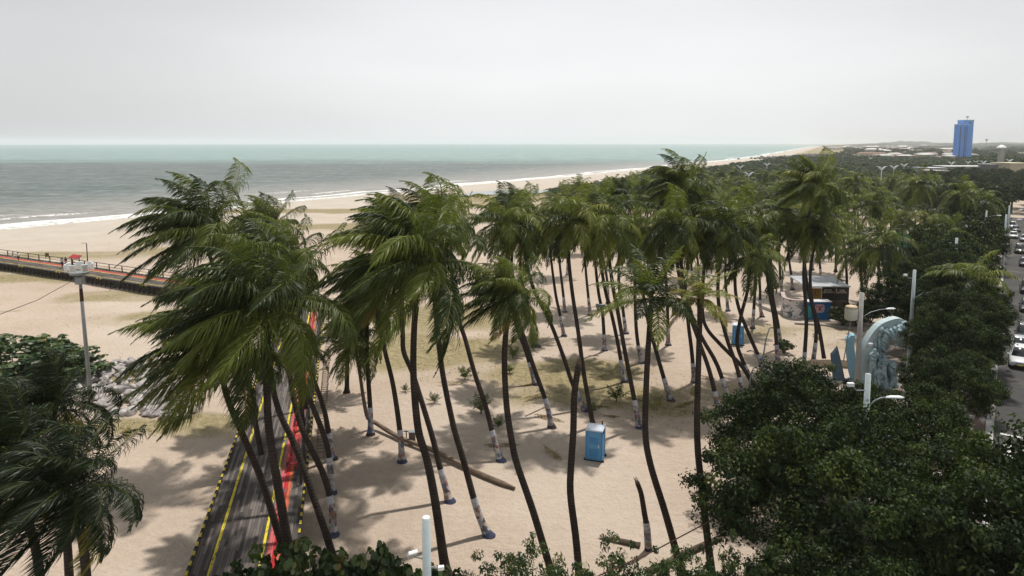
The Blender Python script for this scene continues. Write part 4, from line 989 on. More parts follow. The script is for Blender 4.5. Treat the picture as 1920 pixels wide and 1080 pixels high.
# ---------------- people ----------------
def skinfig(name, pts, edges, radii, mat, parent, sub=2):
    me = bpy.data.meshes.new(name); me.from_pydata(pts, edges, []); me.materials.append(mat)
    o = link(name, me, parent); sk = o.modifiers.new('skin', 'SKIN'); sk.use_smooth_shade = True
    for v, r_ in zip(me.skin_vertices[0].data, radii): v.radius = (r_, r_) if np.isscalar(r_) else r_
    me.skin_vertices[0].data[0].use_root = True
    ss = o.modifiers.new('sub', 'SUBSURF'); ss.levels = sub; ss.render_levels = sub
    return o
def person(loc, rz, label, skin, shirt, trousers, step=.18, group=None, hgt=1.72, long=True, lean=0):
    r = empty('person', loc, label, 'person', group, rz, hgt / 1.72)
    P = [(0, 0, .93), (0, 0, 1.12), (0, lean * .5, 1.34), (0, lean, 1.47), (0, lean * 1.1, 1.60), (0, lean * 1.2, 1.67),
         (.17, lean, 1.40), (.23, .05 + lean, 1.14), (.22, .20 + lean, .93), (.22, .24 + lean, .86), (-.17, lean, 1.40), (-.23, -.05, 1.14), (-.22, -.12, .92), (-.22, -.13, .84),
         (.09, 0, .86), (.10, step, .49), (.10, step * .8, .09), (.10, step * .8 + .14, .035), (-.09, 0, .86), (-.10, -step * .3, .48), (-.10, -step * 1.4, .11), (-.10, -step * 1.4 + .13, .04)]
    E_ = [(0, 1), (1, 2), (2, 3), (3, 4), (4, 5), (2, 6), (6, 7), (7, 8), (8, 9), (2, 10), (10, 11), (11, 12), (12, 13), (0, 14), (14, 15), (15, 16), (16, 17), (0, 18), (18, 19), (19, 20), (20, 21)]
    rad = [.14, .12, .14, .055, .095, .08, .06, .045, .035, .03, .06, .045, .035, .03, .09, .06, .042, .035, .09, .06, .042, .035]
    skinfig('body', P, E_, rad, simple('skin', skin, .6, .3, var=.05), r, 1)
    P2 = [P[0], P[1], P[2], (0, lean * .8, 1.42), P[6], P[7], P[10], P[11]]
    skinfig('shirt', P2, [(0, 1), (1, 2), (2, 3), (2, 4), (4, 5), (2, 6), (6, 7)], [.165, .15, .165, .09, .085, .065, .085, .065], simple('shirt_cloth', shirt, .9, .1, var=.1), r, 1)
    kz = 1 if long else .5
    P3 = [(0, 0, .93), P[14], tuple(np.array(P[14]) * .1 + np.array(P[15]) * .9), P[18], tuple(np.array(P[18]) * .1 + np.array(P[19]) * .9)]; E3 = [(0, 1), (1, 2), (0, 3), (3, 4)]; R3 = [.155, .115, .082, .115, .082]
    if long: P3 += [P[16], P[20]]; E3 += [(2, 5), (4, 6)]; R3 += [.07, .07]
    skinfig('trousers', P3, E3, R3, simple('trouser_cloth', trousers, .9, .1, var=.1), r, 1)
    mb = MB(); mb.tube([(0, lean * 1.15 - .02, 1.60), (0, lean * 1.15 - .015, 1.66), (0, lean * 1.15 - .01, 1.71), (0, lean * 1.15, 1.745)], [.098, .105, .085, .03], 10); obj('hair', mb, simple('hair', (.015, .012, .01), .6), r, True)
a_ = math.atan2(d2.y, d2.x) - math.pi / 2
q = at(35, 491, DZ); person(tuple(q), a_, 'person in white shirt and dark shorts walking on the pier', (.25, .15, .1), (.72, .72, .70), (.03, .03, .035), .2, long=False, hgt=1.78)
q = at(25, 488, DZ); person(tuple(q), a_ + .3, 'smaller person in grey with dark hair left of the white shirted walker', (.28, .17, .12), (.35, .36, .38), (.5, .5, .5), .12, hgt=1.55)
q = at(117, 502, DZ); person(tuple(q), a_ + math.pi, 'person in pale top leaning forward with black trousers on the pier', (.28, .17, .12), (.55, .60, .60), (.02, .02, .025), .22, lean=.16, hgt=1.74)
q = at(124, 500, DZ); person(tuple(q), a_ + math.pi, 'person in dark clothes with pink legs beside the pale topped one', (.3, .18, .13), (.03, .03, .035), (.42, .25, .25), .15, hgt=1.66)

# ---------------- poles ----------------
conc = simple('pale_pole', (.36, .42, .43), .75, .3, var=.12, scale=1.2, bump=.1)
metal = simple('grey_metal', (.22, .24, .25), .5, .5, metal=.3, var=.2)
white = simple('white_metal', (.72, .74, .74), .45, .5, var=.05)
wire = simple('wire', (.03, .028, .027), .6)
lampglass = simple('lamp_lens', (.5, .5, .5), .2, .6, var=.05)
def pole_root(name, top, bottomz, label, cat, h):
    P = at(*top, h); return empty(name, (P.x, P.y, 0), label, cat)
def taper(r, h, ra, rb_, mat, lean=0): mb = MB(); mb.tube([(0, 0, -.2), (lean, 0, h)], [ra, rb_], 12); return obj('pole', mb, mat, r, True)
def cobra(r, z, ang, L=1.9, mat=white):
    c, s_ = math.cos(ang), math.sin(ang); mb = MB(); mb.tube([(0, 0, z), (c * L * .4, s_ * L * .4, z + .45), (c * L * .75, s_ * L * .75, z + .6), (c * L, s_ * L, z + .62)], .035, 6); ar = obj('lamp_arm', mb, metal, r, True)
    mb = MB(); mb.tube([(c * L, s_ * L, z + .62), (c * (L + .3), s_ * (L + .3), z + .64), (c * (L + .75), s_ * (L + .75), z + .62), (c * (L + .95), s_ * (L + .95), z + .6)], [.06, .14, .15, .05], 10, flat=.5); obj('lamp_head', mb, mat, ar, True)
def camdome(r, z, ang):
    c, s_ = math.cos(ang), math.sin(ang); mb = MB(); mb.tube([(0, 0, z), (c * .55, s_ * .55, z), (c * .75, s_ * .75, z + .22)], .035, 6); ar = obj('bracket', mb, metal, r)
    mb = MB(); mb.box((c * .85, s_ * .85, z + .3), (.34, .18, .2), ang); obj('floodlight', mb, white, ar, bevel=.03)
P = at(799, 972, 9); r = empty('pale_pole', (P.x, P.y, 0), 'pale blue round pole rising from the shrubs at the bottom edge', 'pole'); taper(r, 9, .20, .145, conc)
mb = MB(); mb.tube([(0, 0, 9.0), (0, 0, 9.05)], [.15, .13], 12); obj('cap', mb, white, r)
mb = MB(); mb.tube([(-.1, 0, 7.5), (-.42, -.05, 7.62)], .03, 6); fb = obj('bracket', mb, metal, r)
mb = MB(); mb.box((-.50, -.05, 7.72), (.34, .12, .34), .5, rx=.7); obj('floodlight', mb, white, fb, bevel=.02); mb = MB(); mb.box((-.53, -.14, 7.70), (.24, .03, .24), .5, rx=.7); obj('lens', mb, lampglass, fb)
mb = MB(); mb.tube([(.1, 0, 7.2), (.42, -.05, 7.18)], .03, 6); fb = obj('bracket', mb, metal, r); mb = MB(); mb.box((.50, -.05, 7.2), (.22, .14, .14), .2); obj('floodlight', mb, white, fb, bevel=.02)
P = at(1628, 701, 10.6); r = empty('street_lamp', (P.x, P.y, 0), 'pale street lamp pole rising from the dark trees with one lamp arm to the right', 'street lamp'); taper(r, 10.6, .19, .13, conc); cobra(r, 8.75, .05, .95); camdome(r, 9.75, math.pi)
P = at(1715, 506, 10); r = empty('street_lamp', (P.x, P.y, 0), 'tall street lamp with short arm standing behind the wave monument', 'street lamp'); taper(r, 10, .22, .14, conc); cobra(r, 7.2, .1, 2.2); camdome(r, 9.2, math.pi)
P = at(1794, 446, 10); r = empty('street_lamp', (P.x, P.y, 0), 'thin street lamp between the street trees, left one of the farther pair', 'street lamp'); taper(r, 10, .22, .15, conc); camdome(r, 9, math.pi)
P = at(1812, 421, 10); r = empty('street_lamp', (P.x, P.y, 0), 'thin street lamp between the street trees, right one of the farther pair', 'street lamp'); taper(r, 10, .22, .15, conc); cobra(r, 7.4, .1, 2.4)
for i, (a, b) in enumerate([(1850, 395), (1887, 402), (1893, 385)]):
    P = at(a, b, 10); r = empty('street_lamp', (P.x, P.y, 0), ['distant street lamp before the far end of the avenue trees', 'distant street lamp left of the white cars', 'distant street lamp furthest along the avenue'][i], 'street lamp'); taper(r, 10, .2, .13, conc); cobra(r, 8.5, .1, 2.0)
# utility pole with transformer in front of the monument
P = at(1616, 549, 10); UP = Vector((P.x, P.y, 0)); r = empty('utility_pole', tuple(UP), 'concrete utility pole with a cream transformer box standing in front of the monument', 'utility pole'); taper(r, 10, .24, .16, simple('concrete', (.33, .32, .31), .85, .2))
mb = MB(); mb.tube([(-.72, .1, 7.75), (-.72, .1, 7.85), (-.72, .1, 8.65), (-.72, .1, 8.75)], [.42, .5, .5, .44], 14, flat=.9); tr = obj('transformer', mb, simple('cream_paint', (.50, .50, .42), .5), r, True)
mb = MB(); mb.tube([(-.72, .1, 8.75), (-.72, .1, 8.9), (-.72, .1, 8.98)], [.52, .42, .1], 12, flat=.9); obj('lid', mb, simple('faded_lid', (.55, .42, .28), .6), tr, True)
mb = MB(); mb.tube([(-.1, 0, 8.2), (-.3, .05, 8.2)], .07, 6); obj('bracket', mb, metal, r)
cobra(r, 7.9, .25, 2.4); camdome(r, 5.5, -.2)
mb = MB(); mb.tube([(-.72, .1, 7.75), (-1.1, .2, 4.2)], .045, 6); obj('conduit', mb, metal, r)
# thin pole left of it
# curved lamps on the sand
for (bx, by, tx, ty, lb) in ((1427, 740, 1443, 615, 'tall curved thin lamp on the sand in front of the far toilet'), (1427, 745, 1412, 658, 'short drooping lamp on the sand left of the tall curved lamp'), (1405, 738, 1413, 690, 'small drooping lamp hidden behind the dark tree edge')):
    b = at(bx, by); t = px(tx, ty, b.y); h = t.z; dx = t.x - b.x; r = empty('path_lamp', (b.x, b.y, 0), lb, 'street lamp')
    mb = MB(); mb.tube([(0, 0, -.2), (0, 0, h * .5), (dx * .5, 0, h * .85), (dx, 0, h)], [.10, .08, .06, .05], 8); obj('pole', mb, metal, r, True)
    mb = MB(); mb.tube([(dx, 0, h), (dx + (.25 if dx > 0 else -.25), 0, h + .02), (dx + (.55 if dx > 0 else -.55), 0, h - .06)], [.05, .10, .06], 8, flat=.5); obj('lamp_head', mb, wire, r, True)
# floodlight mast on the left
b = at(172, 770); t = px(149, 512, b.y); r = empty('floodlight_mast', (b.x, b.y, 0), 'tall grey mast crowned by a ring of white floodlights left of the boulders', 'floodlight mast'); h = t.z; dx = t.x - b.x
mb = MB(); mb.tube([(0, 0, -.2), (dx * .5, 0, h * .5), (dx, 0, h)], [.19, .15, .11], 12); obj('pole', mb, metal, r, True)
for k in range(1):
    mb = MB(); f_ = .80 + k * .1; mb.tube([(dx * f_, 0, h * f_), (dx * (f_ + .09), 0, h * (f_ + .09))], [.140, .126], 12); obj('rust_patch', mb, simple('rust', (.06, .03, .02), .9), r, True)
mb = MB(); mb.tube([(dx, 0, h - .1), (dx, 0, h + .1)], [.7, .75], 14); mb.box((dx, 0, h - .6), (.55, .5, .6)); obj('head_ring', mb, metal, r)
for k in range(7):
    a_ = k * 6.283 / 7 + .3; c, s_ = math.cos(a_), math.sin(a_); mb = MB(); R_ = .95
    mb.box((dx + c * R_, s_ * R_, h + .5), (.10, .44, .62), a_, top=(1, 1.25)); fl = obj('floodlight', mb, white, r, bevel=.03)
    mb = MB(); mb.box((dx + c * (R_ + .06), s_ * (R_ + .06), h + .5), (.03, .34, .5), a_); obj('lens', mb, lampglass, fl)
mast_top = Vector((b.x + dx, b.y, h - .3))
q = px(-60, 612, 34); mb = MB(); mb.tube([tuple(mast_top), tuple((mast_top + q) / 2 - Vector((0, 0, .3))), tuple(q)], .022, 5); tag(obj('guy_cable', mb, wire), 'thin cable running from the floodlight mast down out of the left edge', 'cable')
# light pole on the beach behind the pier
b = at(165, 500); t = px(164, 456, b.y); r = empty('beach_lamp', (b.x, b.y, 0), 'thin lamp pole behind the pier railing near the couple', 'street lamp'); mb = MB(); mb.tube([(0, 0, 0), (0, 0, t.z)], [.1, .07], 8); obj('pole', mb, wood2, r); mb = MB(); mb.tube([(0, 0, t.z), (-.9, 0, t.z + .05)], .05, 6); obj('lamp_arm', mb, metal, r)
# rope in the lower right
A = px(1095, 1092, 25); B = px(1335, 975, 29); mb = MB(); mb.tube([tuple(A), tuple((A + B) / 2 - Vector((0, 0, .12))), tuple(B)], .028, 5); tag(obj('overhead_cable', mb, simple('brown_cable', (.10, .05, .03), .8)), 'brown cable slanting over the sand in front of the snapped stump', 'cable')
# box on a palm
p_ = at(1134, 656); b = px(1127, 572, p_.y); mb = MB(); mb.box((b.x - .1, b.y - .3, b.z), (1.0, .35, .35)); mb.box((b.x - .35, b.y - .35, b.z - .35), (.3, .3, .4)); tag(obj('speaker_box', mb, metal, bevel=.02), 'metal box strapped to a palm trunk above the sand', 'box')
# wooden seat left of the central trunk
p_ = at(773, 832); r = empty('rusty_box', (p_.x, p_.y, 0), 'small rusty metal box on the sand behind the central palm trunk', 'box'); mb = MB(); mb.box((0, 0, .45), (.45, .35, .9)); obj('body', mb, simple('rusty_tin', (.16, .12, .10), .8), r, bevel=.02); mb = MB(); mb.box((0, 0, .93), (.52, .42, .05)); obj('lid', mb, metal, r)
p_ = at(762, 826); r = empty('tap_post', (p_.x, p_.y, 0), 'short T shaped post on the sand beside the rusty box', 'post'); mb = MB(); mb.box((0, 0, .35), (.07, .07, .7)); obj('post', mb, wood2, r); mb = MB(); mb.box((0, 0, .72), (.4, .08, .06)); obj('crossbar', mb, wood2, r)

# ---------------- portable toilets ----------------
blue = simple('toilet_blue', (.06, .24, .50), .5, .35, var=.10, scale=1.5); blue2 = simple('toilet_panel', (.10, .31, .56), .5, .35, var=.10); paleroof = simple('toilet_roof', (.55, .60, .68), .5, .3, var=.06); skid = simple('black_skid', (.02, .02, .022), .7)
def toilet(loc, rz, label):
    r = empty('portable_toilet', loc, label, 'portable toilet', rz=rz)
    mb = MB(); mb.box((0, 0, 1.15), (1.12, 1.12, 2.0)); obj('cabin', mb, blue2, r, bevel=.03)
    for x_ in (-.55, .55):
        for y_ in (-.55, .55):
            mb = MB(); mb.box((x_, y_, 1.15), (.1, .1, 2.04)); obj('corner_post', mb, blue, r, bevel=.02)
    mb = MB(); mb.box((0, 0, 2.2), (1.22, 1.22, .09)); mb.add([(-.6, -.6, 2.245), (.6, -.6, 2.245), (.6, .6, 2.245), (-.6, .6, 2.245), (-.35, 0, 2.42), (.35, 0, 2.42)], [(0, 1, 5, 4), (2, 3, 4, 5), (1, 2, 5), (3, 0, 4)]); obj('roof', mb, paleroof, r)
    mb = MB(); mb.box((0, -.568, 1.14), (.86, .03, 1.86)); d_ = obj('door', mb, blue2, r, bevel=.01)
    mb = MB(); mb.box((0, -.590, 1.5), (.62, .02, .5)); mb.box((0, -.590, .62), (.66, .02, .55)); obj('door_panel', mb, blue, d_, bevel=.01); mb = MB(); mb.box((.34, -.60, 1.12), (.06, .05, .16)); obj('handle', mb, white, d_)
    for sx in (-1, 1):
        mb = MB()
        for z_ in (.5, 1.05, 1.6): mb.box((sx * .566, 0, z_), (.03, .8, .42))
        o = obj('side_panel', mb, blue2, r, bevel=.01)
        mb = MB(); [mb.box((sx * .57, 0, 1.9 + k * .05), (.02, .5, .02)) for k in range(4)]; obj('vent', mb, skid, o)
    mb = MB(); mb.tube([(.4, .4, 2.2), (.4, .4, 2.55)], .05, 8); obj('vent_pipe', mb, skid, r)
    for y_ in (-.5, .5): mb = MB(); mb.box((0, y_, .05), (1.4, .14, .14)); obj('skid', mb, skid, r)
    mb = MB(); mb.box((0, 0, .145), (1.2, 1.2, .07)); obj('floor', mb, blue2, r)
q = at(1118, 866); toilet((q.x, q.y + .6, ground_z(q.x, q.y)), R(-28) + .18, 'near blue portable toilet with pale roof standing on open sand')
q = at(1386, 646); toilet((q.x, q.y + .5, ground_z(q.x, q.y)), R(-18), 'far blue portable toilet half hidden by leaning palm trunks')
# ---------------- avenue ----------------
U3 = Vector((ROADU.x, ROADU.y, 0)); R3 = Vector((ROADR.x, ROADR.y, 0)); RP = Vector((ROADP.x, ROADP.y, 0)); RA = math.atan2(U3.y, U3.x)
def rd(s, t, z=0): v = RP + U3 * s + R3 * t; return (v.x, v.y, z)
def strip(s0, s1, t0, t1, z, n=60): 
    mb = MB(); S = np.linspace(s0, s1, n); V = [rd(s, t0, z) for s in S] + [rd(s, t1, z) for s in S]; mb.add(V, [(i, i + 1, n + i + 1, n + i)[::-1] for i in range(n - 1)]); return mb
asph = Mat('asphalt', .85, .25); co = asph.coord()
asph.base(asph.mix(asph.rng(asph.noise(.25, 4, .6, co), .5, .65), asph.ramp(asph.mix(.5, asph.noise(1.2, 5, .6, co), asph.noise(14, 3, .6, co)), [(.3, (.032, .031, .030)), (.7, (.066, .064, .061))]), (.085, .08, .072))); asph.bump(asph.noise(30, 2, .5, co), .3, .01)
o = tag(obj('road', strip(-60, 190, 0, 10.5, .03), asph.m), kind='structure')
# crossing street at the far end
mb = MB(); mb.poly([rd(126, 10.4, .034), rd(126, 70, .034), rd(136, 70, .034), rd(136, 10.4, .034)]); tag(obj('side_road', mb, asph.m), kind='structure')
sw = Mat('brick_sidewalk', .85, .2); co = sw.coord('UV'); s = sw.n('ShaderNodeSeparateXYZ'); sw.l(co, s.inputs[0])
br_ = sw.n('ShaderNodeTexBrick'); br_.inputs['Scale'].default_value = 4; sw.l(co, br_.inputs[0])
br_.inputs['Color1'].default_value = (.10, .06, .052, 1); br_.inputs['Color2'].default_value = (.14, .08, .068, 1); br_.inputs['Mortar'].default_value = (.12, .09, .08, 1)
fu = sw.math('FRACT', sw.math('DIVIDE', s.outputs[1], 3.2)); wh = sw.math('MULTIPLY', sw.math('LESS_THAN', fu, .28), sw.math('GREATER_THAN', sw.math('FRACT', sw.math('DIVIDE', s.outputs[0], 1.1)), .3))
c = sw.mix(sw.math('MULTIPLY', wh, .8), br_.outputs[0], (.30, .285, .27)); c = sw.mix(sw.rng(sw.noise(.7, 5, .6, co), .5, .7), c, (.13, .10, .09)); sw.base(c)
mb = MB(); n = 80; S = np.linspace(-60, 190, n)
V = [rd(q, -4.6, .14) for q in S] + [rd(q, -.55, .14) for q in S] + [rd(q, -.55, 0) for q in S] + [rd(q, -4.6, 0) for q in S]
F = [(i, n + i, n + i + 1, i + 1) for i in range(n - 1)] + [(n + i, 2 * n + i, 2 * n + i + 1, n + i + 1) for i in range(n - 1)] + [(3 * n + i, i, i + 1, 3 * n + i + 1) for i in range(n - 1)]
me = mesh_from('sidewalk', V, F, sw.m); uv = me.uv_layers.new(name='UVMap')
for p_ in me.polygons:
    for li in p_.loop_indices:
        vi = me.loops[li].vertex_index; uv.data[li].uv = ([0, 4.05, 4.2, -.1][vi // n], S[vi % n] + 60)
tag(link('sidewalk', me), kind='structure')
kerbm = simple('kerb_stone', (.36, .35, .33), .85, .2, var=.25, scale=.8)
mb = MB()
for k in range(0, 125): 
    a = rd(-60 + k * 2 + 1, -.27, .07); mb.box((a[0], a[1], .085), (1.97, .50, .17), RA)
tag(obj('kerb', mb, kerbm), kind='structure')
mk = simple('road_paint', (.62, .61, .58), .75, .2, var=.35, scale=1.4)
for k in range(9): 
    a = rd(-1.0, .9 + k * 1.12, .038); mb = MB(); mb.box((a[0], a[1], .036), (3.4, .52, .004), RA); tag(obj('crossing_stripe', mb, mk), kind='structure')
mb = MB()
for k in range(0, 60): a = rd(3 + k * 3, 5.2, .036); (k % 2 == 0) and mb.box((a[0], a[1], .036), (1.6, .12, .004), RA)
a = rd(2.2, 5.2, .036); mb.box((a[0], a[1], .036), (.3, 9.6, .004), RA)
tag(obj('lane_marking', mb, mk), kind='structure')
# paved walk under the street trees
pv = simple('promenade_paving', (.20, .165, .14), .85, .2, var=.25, scale=.5)
tag(obj('promenade', strip(-20, 190, -10, -4.61, .025), pv), kind='structure')
q = Vector(rd(-2.5, -.9)); o_ = shrub(q.x, q.y, .8, 1.0, 'small yellow leafed bush on the kerb by the road crossing', leaf_crown('yellow_foliage', 777, 1, 1, .7, 60, 14, .16, leafmat('yellow_leaf', [(0, (.2, .2, .03)), (1, (.42, .36, .05))]), .2, asp=.6))
q = rd(6.5, -2.5, .14); r = empty('sign_post', q, 'thin black post on the brick sidewalk before the road crossing', 'post'); mb = MB(); mb.tube([(0, 0, 0), (0, 0, 3)], .06, 8); obj('post', mb, wire, r); mb = MB(); mb.tube([(0, 0, 0), (0, 0, .3)], [.14, .1], 8); obj('base', mb, wire, r)

# ---------------- cars ----------------
glassm = Mat('car_glass', .06, .8); glassm.base((.015, .018, .02)); glassm = glassm.m
rub = simple('tyre_rubber', (.02, .02, .02), .9, .1); chrome = simple('car_trim', (.35, .35, .36), .25, .6, metal=.8, var=.03); lampm = simple('headlight_glass', (.75, .78, .8), .1, .8, var=.03); redl = simple('tail_light', (.35, .01, .01), .2, .6, var=.05); plate = simple('number_plate', (.65, .52, .08), .5, var=.05)
def loft(st, mat_mb):
    # st: list of (x, halfw_bottom, halfw_top, z0, z1)
    V = []; n = 10
    for (x, wb, wt, z0, z1) in st:
        h = z1 - z0; V += [(x, -wb * .9, z0), (x, -wb, z0 + h * .12), (x, -wb * 1.0, z0 + h * .5), (x, -(wb * .3 + wt * .7), z0 + h * .85), (x, -wt * .9, z1), (x, wt * .9, z1), (x, (wb * .3 + wt * .7), z0 + h * .85), (x, wb * 1.0, z0 + h * .5), (x, wb, z0 + h * .12), (x, wb * .9, z0)]
    F = []
    for i in range(len(st) - 1):
        for j in range(n): F.append((i * n + j, i * n + (j + 1) % n, (i + 1) * n + (j + 1) % n, (i + 1) * n + j))
    F.append(tuple(range(n))[::-1]); F.append(tuple((len(st) - 1) * n + j for j in range(n))); return mat_mb.add(V, F)
CARS = {}
def car_proto(kind, col, key):
    paint = Mat('car_paint_' + key, .28, .5); paint.base(paint.ramp(paint.noise(3, 3, .5, paint.coord()), [(.3, tuple(q * .93 for q in col)), (.7, col)])); paint.b.inputs['Coat Weight'].default_value = .6; paint = paint.m
    r = empty('parked_car', (0, 0, 0), 'car', 'car')
    suv = kind == 'suv'; hb = 1.02 if suv else .88; ht = 1.78 if suv else 1.45; L = 2.25
    mb = MB(); loft([(-L, .70, .66, .42, hb * .8), (-L + .12, .84, .78, .30, hb * .95), (-1.4, .90, .82, .25, hb), (0, .91, .83, .25, hb), (.95, .90, .82, .25, hb), (1.9, .86, .74, .27, hb * .90), (L - .05, .78, .66, .32, hb * .80), (L + .06, .66, .58, .40, hb * .66)], mb); obj('body', mb, paint, r, True)
    x0, x1 = (-2.05, .95) if suv else (-1.75, .95)
    mb = MB(); loft([(x0, .76, .62, hb - .05, hb + .05), (x0 + .35, .77, .60, hb - .05, ht - .10), (x0 + .8, .78, .60, hb - .05, ht - .02), (-.1, .78, .60, hb - .05, ht), (.25, .78, .60, hb - .05, ht - .05), (x1, .76, .64, hb - .05, hb + .03)], mb); obj('windows', mb, glassm, r, True)
    mb = MB(); loft([(x0 + .42, .56, .54, ht - .07, ht - .03), (x0 + .8, .62, .58, ht - .06, ht + .02), (-.1, .62, .58, ht - .04, ht + .035), (.22, .60, .55, ht - .07, ht - .015)], mb); obj('roof', mb, paint, r, True)
    for sy in (-1, 1):
        mb = MB()
        for (xa, za, xb, zb) in ((x1 - .02, hb, .24, ht - .05), (-.35, hb, -.35, ht), (x0 + .1, hb, x0 + .5, ht - .06)): mb = MB(); mb.tube([(xa, sy * .775, za), (xb, sy * .61, zb)], .035, 5); obj('pillar', mb, paint, r)
        mb = MB(); mb.box((.72, sy * .98, hb + .08), (.14, .2, .14)); obj('mirror', mb, paint, r, bevel=.03)
        mb = MB(); mb.box((L - .03, sy * .56, hb * .72), (.14, .30, .14), sy * -.3); obj('headlight', mb, lampm, r, bevel=.02)
        mb = MB(); mb.box((-L + .03, sy * .66, hb * .78), (.08, .2, .22)); obj('tail_light', mb, redl, r)
        for xw in (-1.38, 1.38):
            mb = MB(); mb.tube([(xw, sy * .70, .33), (xw, sy * .72, .33), (xw, sy * .92, .33), (xw, sy * .94, .33)], [.28, .33, .33, .28], 18); wh_ = obj('wheel', mb, rub, r, True); mb = MB(); mb.tube([(xw, sy * .93, .33), (xw, sy * .955, .33)], [.19, .15], 12); obj('rim', mb, chrome, wh_)
    mb = MB(); mb.box((L + .03, 0, hb * .64), (.06, .8, .12)); mb.box((L + .06, 0, .42), (.06, 1.1, .12)); obj('grille', mb, rub, r, bevel=.01)
    mb = MB(); mb.box((L + .085, 0, .50), (.02, .42, .13)); obj('number_plate', mb, plate, r)
    CARS[key] = r; return r
car_proto('suv', (.60, .62, .64), 'white_suv'); car_proto('sedan', (.62, .63, .64), 'white'); car_proto('sedan', (.30, .32, .34), 'silver'); car_proto('suv', (.018, .019, .022), 'black'); car_proto('sedan', (.03, .035, .05), 'dark'); car_proto('suv', (.32, .015, .02), 'red')
used_k = set()
def car(key, loc, label, rz=None, group=None):
    r = CARS[key]
    if key in used_k: r = copy_tree(r)
    used_k.add(key); r.location = loc; r.rotation_euler.z = RA + math.pi if rz is None else rz
    r['label'] = label; r['category'] = 'car'
    if group: r['group'] = group
    return r
def proj_s(x, y): q = at(x, y) - RP; return q.dot(U3), q.dot(R3)
s0, _ = proj_s(1900, 690)
G_ = 'cars along the avenue'
car('white_suv', rd(s0 + 1.7, 1.75, .03), 'white front facing car nearest on the avenue, cut by the right edge', group=G_)
car('silver', rd(s0 + 7.3, 1.85, .03), 'silver car directly behind the nearest white one', group=G_)
car('black', rd(s0 + 12.5, 2.3, .03), 'black car behind the silver one, mostly out of view', group=G_)
for k, (x, y, key, lb) in enumerate([(1927, 582, 'dark', 'dark car at the right edge below the first white sidewalk bands'), (1926, 548, 'black', 'black car at the right edge beside the brick sidewalk'), (1922, 498, 'dark', 'dark car at the right edge at the bend of the kerb line'), (1912, 474, 'black', 'black car driving towards the camera in front of the white ones'), (1900, 446, 'white', 'small white car behind the black one on the far avenue'), (1921, 452, 'silver', 'silver car at the right edge beside the small white one'), (1905, 434, 'dark', 'dark car just behind the small white one'), (1893, 428, 'white_suv', 'white van furthest along the avenue by the lamp post')]):
    s_, t_ = proj_s(x, y); car(key, rd(s_, max(1.2, t_), .03), lb, group=G_)
s_, t_ = proj_s(1918, 1120); car('red', rd(s_ + 1.0, t_ + .2, .03), 'red vehicle with bright windscreen at the bottom right corner', group=None)
q = at(1385, 299); car('black', (q.x, q.y, .1), 'tiny dark vehicle parked on the far beach', rz=.6)
q = at(1296, 300); 

# ---------------- kiosk ----------------
kx = at(1475, 600); 
plat = at(1522, 585)
curb = simple('curb_concrete', (.40, .37, .33), .85, .2, var=.2)
mb = MB(); cx, cy = plat.x - .3, plat.y + 3.0; ax_, ay_ = 5.4, 6.4
P = [(cx + ax_ * math.cos(a) - 0, cy + ay_ * math.sin(a), 0) for a in np.linspace(math.pi * .85, math.pi * 1.62, 26)]
e2 = at(1602, 612); P += [(P[-1][0] + (e2.x - P[-1][0]) * k / 5, P[-1][1] + (e2.y - P[-1][1]) * k / 5, 0) for k in range(1, 6)]
Pa = np.array(P); T = np.gradient(Pa, axis=0); T /= np.linalg.norm(T, axis=1)[:, None]; Nn = np.stack([-T[:, 1], T[:, 0], T[:, 2]], 1)
def wallstrip(Pa, Nn, th, z0, z1):
    mb = MB(); n = len(Pa); A = Pa + Nn * th / 2; B = Pa - Nn * th / 2
    V = np.concatenate([A + [0, 0, z0], A + [0, 0, z1], B + [0, 0, z1], B + [0, 0, z0]]); F = []
    for i in range(n - 1):
        for j in range(4): F.append((j * n + i, j * n + i + 1, ((j + 1) % 4) * n + i + 1, ((j + 1) % 4) * n + i))
    F += [(0, n, 2 * n, 3 * n), (n - 1, 4 * n - 1, 3 * n - 1, 2 * n - 1)]; return mb.add(V, F)
tag(obj('curved_curb', wallstrip(Pa, Nn, .35, 0, .38), curb), 'low pale curved curb around the kiosk terrace', 'curb')
Pb = Pa[8:] + Nn[8:] * .0; Pb = np.array([at(1490, 607), at(1540, 610), at(1600, 616), at(1655, 616)]); Pb = smoothpath(Pb, 12); T = np.gradient(Pb, axis=0); T /= np.linalg.norm(T, axis=1)[:, None]; N2 = np.stack([-T[:, 1], T[:, 0], T[:, 2]], 1)
tag(obj('lower_step', wallstrip(Pb, N2, .4, 0, .2), curb), 'second low step in front of the kiosk curb', 'step')
# mural wall
mu = Mat('mural', .8, .2); co = mu.coord(); v1 = mu.n('ShaderNodeTexVoronoi'); v1.inputs['Scale'].default_value = 1.3; mu.l(co, v1.inputs['Vector'])
sc_ = mu.n('ShaderNodeSeparateColor'); mu.l(v1.outputs['Color'], sc_.inputs[0]); nn_ = mu.noise(1.1, 3, .5, co, 1.5)
c = mu.ramp(nn_, [(.38, (.04, .04, .05)), (.44, (.55, .55, .55)), (.58, (.66, .65, .65)), (.66, (.45, .22, .22))]); c = mu.mix(mu.math('MULTIPLY', mu.math('LESS_THAN', sc_.outputs[0], .25), .7), c, (.10, .12, .15)); mu.base(c)
mwp = np.array([at(1466, 580), at(1469, 590), at(1480, 595), at(1495, 597), at(1509, 596)]); mwp = smoothpath(mwp, 18); T = np.gradient(mwp, axis=0); T /= np.linalg.norm(T, axis=1)[:, None]; N2 = np.stack([-T[:, 1], T[:, 0], T[:, 2]], 1)
r = empty('mural_wall', tuple(at(1488, 594)), 'curved low wall painted with black and white faces left of the blue wall', 'wall'); b0 = np.array(r.location)
